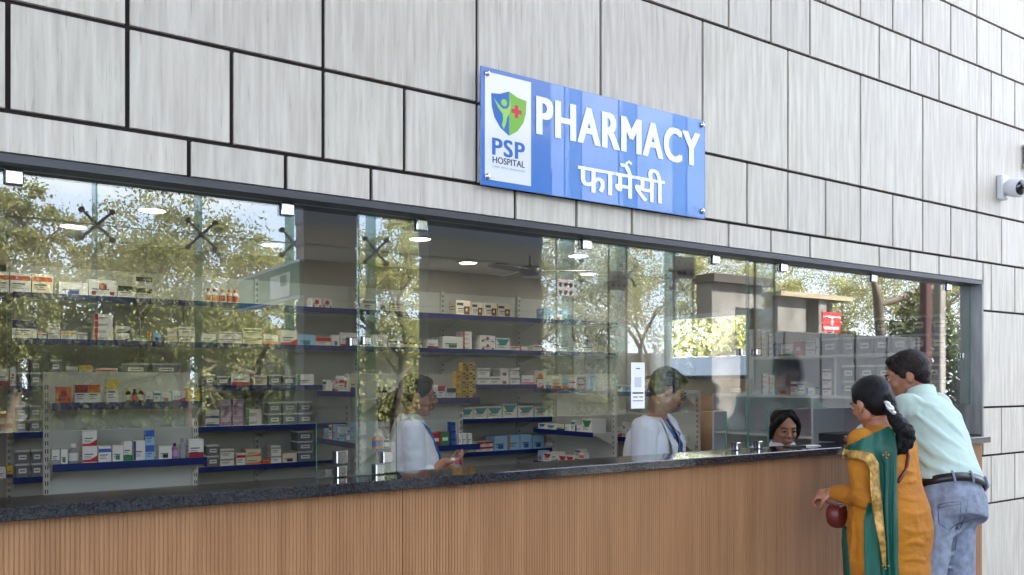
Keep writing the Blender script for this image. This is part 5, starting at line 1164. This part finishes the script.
def man_staff():
    P0 = at_d(662, 396, 4.7); e = empty('person', (P0.x, P0.y, 0), 0, 'man with moustache in white coat and blue lanyard looking down behind the glass', 'person')
    hd = az(-28); f = Frame(at_d(666.5, 391, 4.66), hd+V(0, 0, -.48), up0+hd*.48); N = at_d(655, 419, 4.76); bf = az(-62); R = bf.cross(up0)
    P = V(N.x, N.y, N.z-.50)-bf*.05
    J = dict(P=P, N=N, R=R, f=f, SL=N-R*.18-V(0, 0, .055), SR=N+R*.18-V(0, 0, .055))
    J['ER'] = J['SR']+V(-.01, -.01, -.27)-R*(-.02); J['WR'] = J['ER']+bf*.2+V(0, 0, -.06)-R*.08; J['HR'] = (bf-R*.4, V(0, 0, -1), .4)
    J['EL'] = J['SL']+V(.02, 0, -.27); J['WL'] = J['EL']+bf*.2+V(0, 0, -.06)+R*.1; J['HL'] = (bf+R*.4, V(0, 0, -1), .4)
    for s, g in (('L', -1), ('R', 1)): J['K'+s] = V(P.x, P.y, .47)+R*.1*g; J['A'+s] = J['K'+s]-V(0, 0, .38)
    _, R, fw, up = body(e, J, M_SKIN2, MALE, 1.0, .86)
    face_bits(e, f, 1.0); glasses(e, f, 1.0)
    b = MB()
    for c, r in (((0, -.018, .047), (.0805, .096, .086)), ((0, -.052, .010), (.073, .058, .062)), ((0, .045, .092), (.055, .044, .030))): b.ball(f(*c), r, M_HAIR, 20, 12, f.m)
    for s in (-1, 1): b.ball(f(s*.070, .016, .022), (.010, .022, .026), M_HAIR, 12, 8, f.m)
    finish(b.build('hair', e), .005, 2, ((.012, .004, 'L'),))
    b = MB(); b.tube([f(-.024, .088, -.046), f(0, .103, -.041), f(.024, .088, -.046)], [.003, .0055, .003], M_HAIR, 8); b.build('moustache', e)
    MS = mat('beige_shirt', (196, 178, 150), .8, bump=.2, bscale=10)
    b = MB(); torso(b, P, N, R, [(-.1, .172, .128, 0), (.2, .160, .124, 0), (.55, .166, .126, .004), (.8, .170, .112, 0), (.92, .13, .085, 0), (1.0, .062, .058, 0)], MS)
    for s in 'LR': sleeve(b, [J['S'+s], J['S'+s].lerp(J['E'+s], .6), J['E'+s], J['E'+s].lerp(J['W'+s], .15)], [.055, .05, .047, .045], MS)
    finish(b.build('shirt', e), .007, 4, ((.07, .01, 'L'),))
    # open coat: torso shell cut away at the front
    b = MB(); n = 26
    def coat_ring(t, rx, ry, gap):
        c = P+up*(t*(N-P).length); out = []
        for k in range(n):
            a = math.radians(90+gap)+math.radians(360-2*gap)*k/(n-1); ca, sa = math.cos(a), math.sin(a)
            out.append(c+R*rx*math.copysign(abs(ca)**.87, ca)+fw*ry*math.copysign(abs(sa)**.87, sa))
        return out
    rs = [coat_ring(*q) for q in ((-.7, .23, .17, 26), (-.2, .215, .160, 24), (.1, .20, .152, 22), (.4, .19, .148, 20), (.65, .198, .146, 20), (.82, .200, .132, 22), (.91, .165, .105, 26), (.975, .095, .078, 34), (1.03, .070, .066, 40))]
    vs = [v for r in rs for v in r]; b.add(vs, [(i*n+k, i*n+k+1, (i+1)*n+k+1, (i+1)*n+k) for i in range(len(rs)-1) for k in range(n-1)], M_COAT, True)
    co = b.build('coat', e); m_ = co.modifiers.new('thick', 'SOLIDIFY'); m_.thickness = .006; m_.offset = 0
    for s in 'LR':
        b = MB(); S, E_ = J['S'+s], J['E'+s]; sleeve(b, [S+up*.005, S.lerp(E_, .45), S.lerp(E_, .88)], [.078, .070, .066], M_COAT); finish(b.build('coat_sleeve', co), .007, 4, ((.06, .014, 'L'),))
    for g in (-1, 1):      # lapels
        b = MB(); c = N; pts = [c+R*g*.055+up*.02+fw*.05, c+R*g*.10-up*.03+fw*.10, c+R*g*.115-up*.12+fw*.152, c+R*g*.05-up*.26+fw*.172, c+R*g*.045-up*.12+fw*.160, c+R*g*.04-up*.02+fw*.085]
        b.add(pts, [(0, 1, 5), (1, 2, 4, 5), (2, 3, 4)], M_COAT); o = b.build('lapel', co); m_ = o.modifiers.new('t', 'SOLIDIFY'); m_.thickness = .007
    for g in (-1, 1):
        b = MB(); pts = [N+R*g*.045+up*.01+fw*.055, N+R*g*.055-up*.07+fw*.135, N+R*g*.035-up*.2+fw*.165, N+R*g*.008-up*.34+fw*.172]
        vs = []
        for p in pts: vs += [p-R*.014, p+R*.014]
        b.add(vs, [(2*i, 2*i+1, 2*i+3, 2*i+2) for i in range(3)], mat('lanyard_blue', (30, 90, 170), .5)); o = b.build('lanyard', e); m_ = o.modifiers.new('t', 'SOLIDIFY'); m_.thickness = .003; m_.offset = 0
    b = MB(); MC = mat('khaki_trousers', (110, 100, 90), .8); legs_cloth(b, J, R, up, MC); finish(b.build('trousers', e), .01, 3); shoes(e, J, mat('black_shoe', (26, 26, 28), .4), fw)
worldify(man_staff)
def seated_woman():
    P0 = at_d(784, 430, 4.85); e = empty('person', (P0.x, P0.y, 0), 0, 'seated woman in white coat with parted black hair looking down behind the counter', 'person')
    hd = az(236); f = Frame(at_d(784.5, 428.5, 4.85), hd+V(0, 0, -.26), up0+hd*.26); N = P0+V(0, 0, -.098)-hd*.015; R = hd.cross(up0); P = N-V(0, 0, .46)-hd*.04
    J = dict(P=P, N=N, R=R, f=f, SL=N-R*.155-V(0, 0, .05), SR=N+R*.155-V(0, 0, .05))
    for s, g in (('L', -1), ('R', 1)):
        J['E'+s] = J['S'+s]+V(0, 0, -.22)+hd*.06; J['W'+s] = V(*(J['E'+s]+hd*.10-R*g*.06).xy, .80); J['H'+s] = (hd-R*g*.3, V(0, 0, -1), .3)
        J['K'+s] = V(P.x, P.y, .47)+R*.1*g+hd*.10; J['A'+s] = V(*(J['K'+s]-hd*.05).xy, .09)
    J['foot'] = hd
    _, R, fw, up = body(e, J, M_SKIN3, FEM, .92, .84)
    face_bits(e, f, .92, lip=M_LIP2, closed=True); k = .92
    b = MB()
    for c, r in (((0, -.022, .046), (.083, .094, .087)), ((0, -.052, -.02), (.078, .060, .08))): b.ball(f(*[v*k for v in c]), [v*k for v in r], M_HAIR, 22, 14, f.m)
    for s in (-1, 1):
        b.tube([f(s*.006*k, .052*k, .112*k), f(s*.045*k, .058*k, .080*k), f(s*.072*k, .034*k, .030*k), f(s*.082*k, .004*k, -.03*k), f(s*.080*k, -.01*k, -.07*k)], [.012, .020, .019, .016, .010], M_HAIR, 10)
    finish(b.build('hair', e), .005, 2)
    b = MB(); torso(b, P, N, R, [(-.3, .19, .15, 0), (-.1, .185, .14, 0), (.2, .160, .122, 0), (.5, .158, .128, .008), (.75, .165, .112, .0), (.89, .140, .088, -.004), (.97, .075, .062, 0)], M_COAT)
    for s in 'LR': sleeve(b, [J['S'+s], J['S'+s].lerp(J['E'+s], .5), J['E'+s], J['E'+s].lerp(J['W'+s], .9)], [.062, .058, .05, .04], M_COAT)
    co = finish(b.build('coat', e), .007, 5, ((.07, .012, 'L'),))
    b = MB(); b.loft([ell(N-up*.035, R, fw, .10, .088), ell(N+up*.03-fw*.012, R, fw, .064, .060), ell(N+up*.028-fw*.012, R, fw, .056, .052), ell(N-up*.02, R, fw, .07, .06)], M_COAT, caps=False); b.build('collar', co)
    b = MB(); legs_cloth(b, J, R, up, mat('khaki_trousers', (110, 100, 90), .8)); finish(b.build('trousers', e), .01, 3); shoes(e, J, mat('black_shoe', (26, 26, 28), .4), hd)
    # her chair
    c = empty('office_chair', (P.x-hd.x*.03, P.y-hd.y*.03, 0), math.atan2(hd.y, hd.x)-math.pi/2, 'black office chair under the seated woman', 'chair'); MBK = mat('black_plastic', (28, 28, 30), .5)
    zs_ = P.z-.155
    b = MB(); b.cbox(-.23, .23, -.2, .25, zs_-.07, zs_, MBK, .03); b.build('seat', c)
    b = MB(); b.cbox(-.21, .21, -.30, -.25, zs_+.12, zs_+.5, MBK, .02); b.tube([(0, -.18, zs_-.05), (0, -.30, zs_-.02), (0, -.29, zs_+.3)], .02, MBK, 8); b.build('backrest', c)
    b = MB(); b.cyl((0, 0, .1), (0, 0, zs_-.06), .028, M_SATIN)
    for i in range(5): a = i*1.2566; b.tube([(0, 0, .1), (.28*math.cos(a), .28*math.sin(a), .07)], [.025, .018], MBK, 8); b.ball((.28*math.cos(a), .28*math.sin(a), .03), .03, MBK)
    b.build('base', c)
worldify(seated_woman)
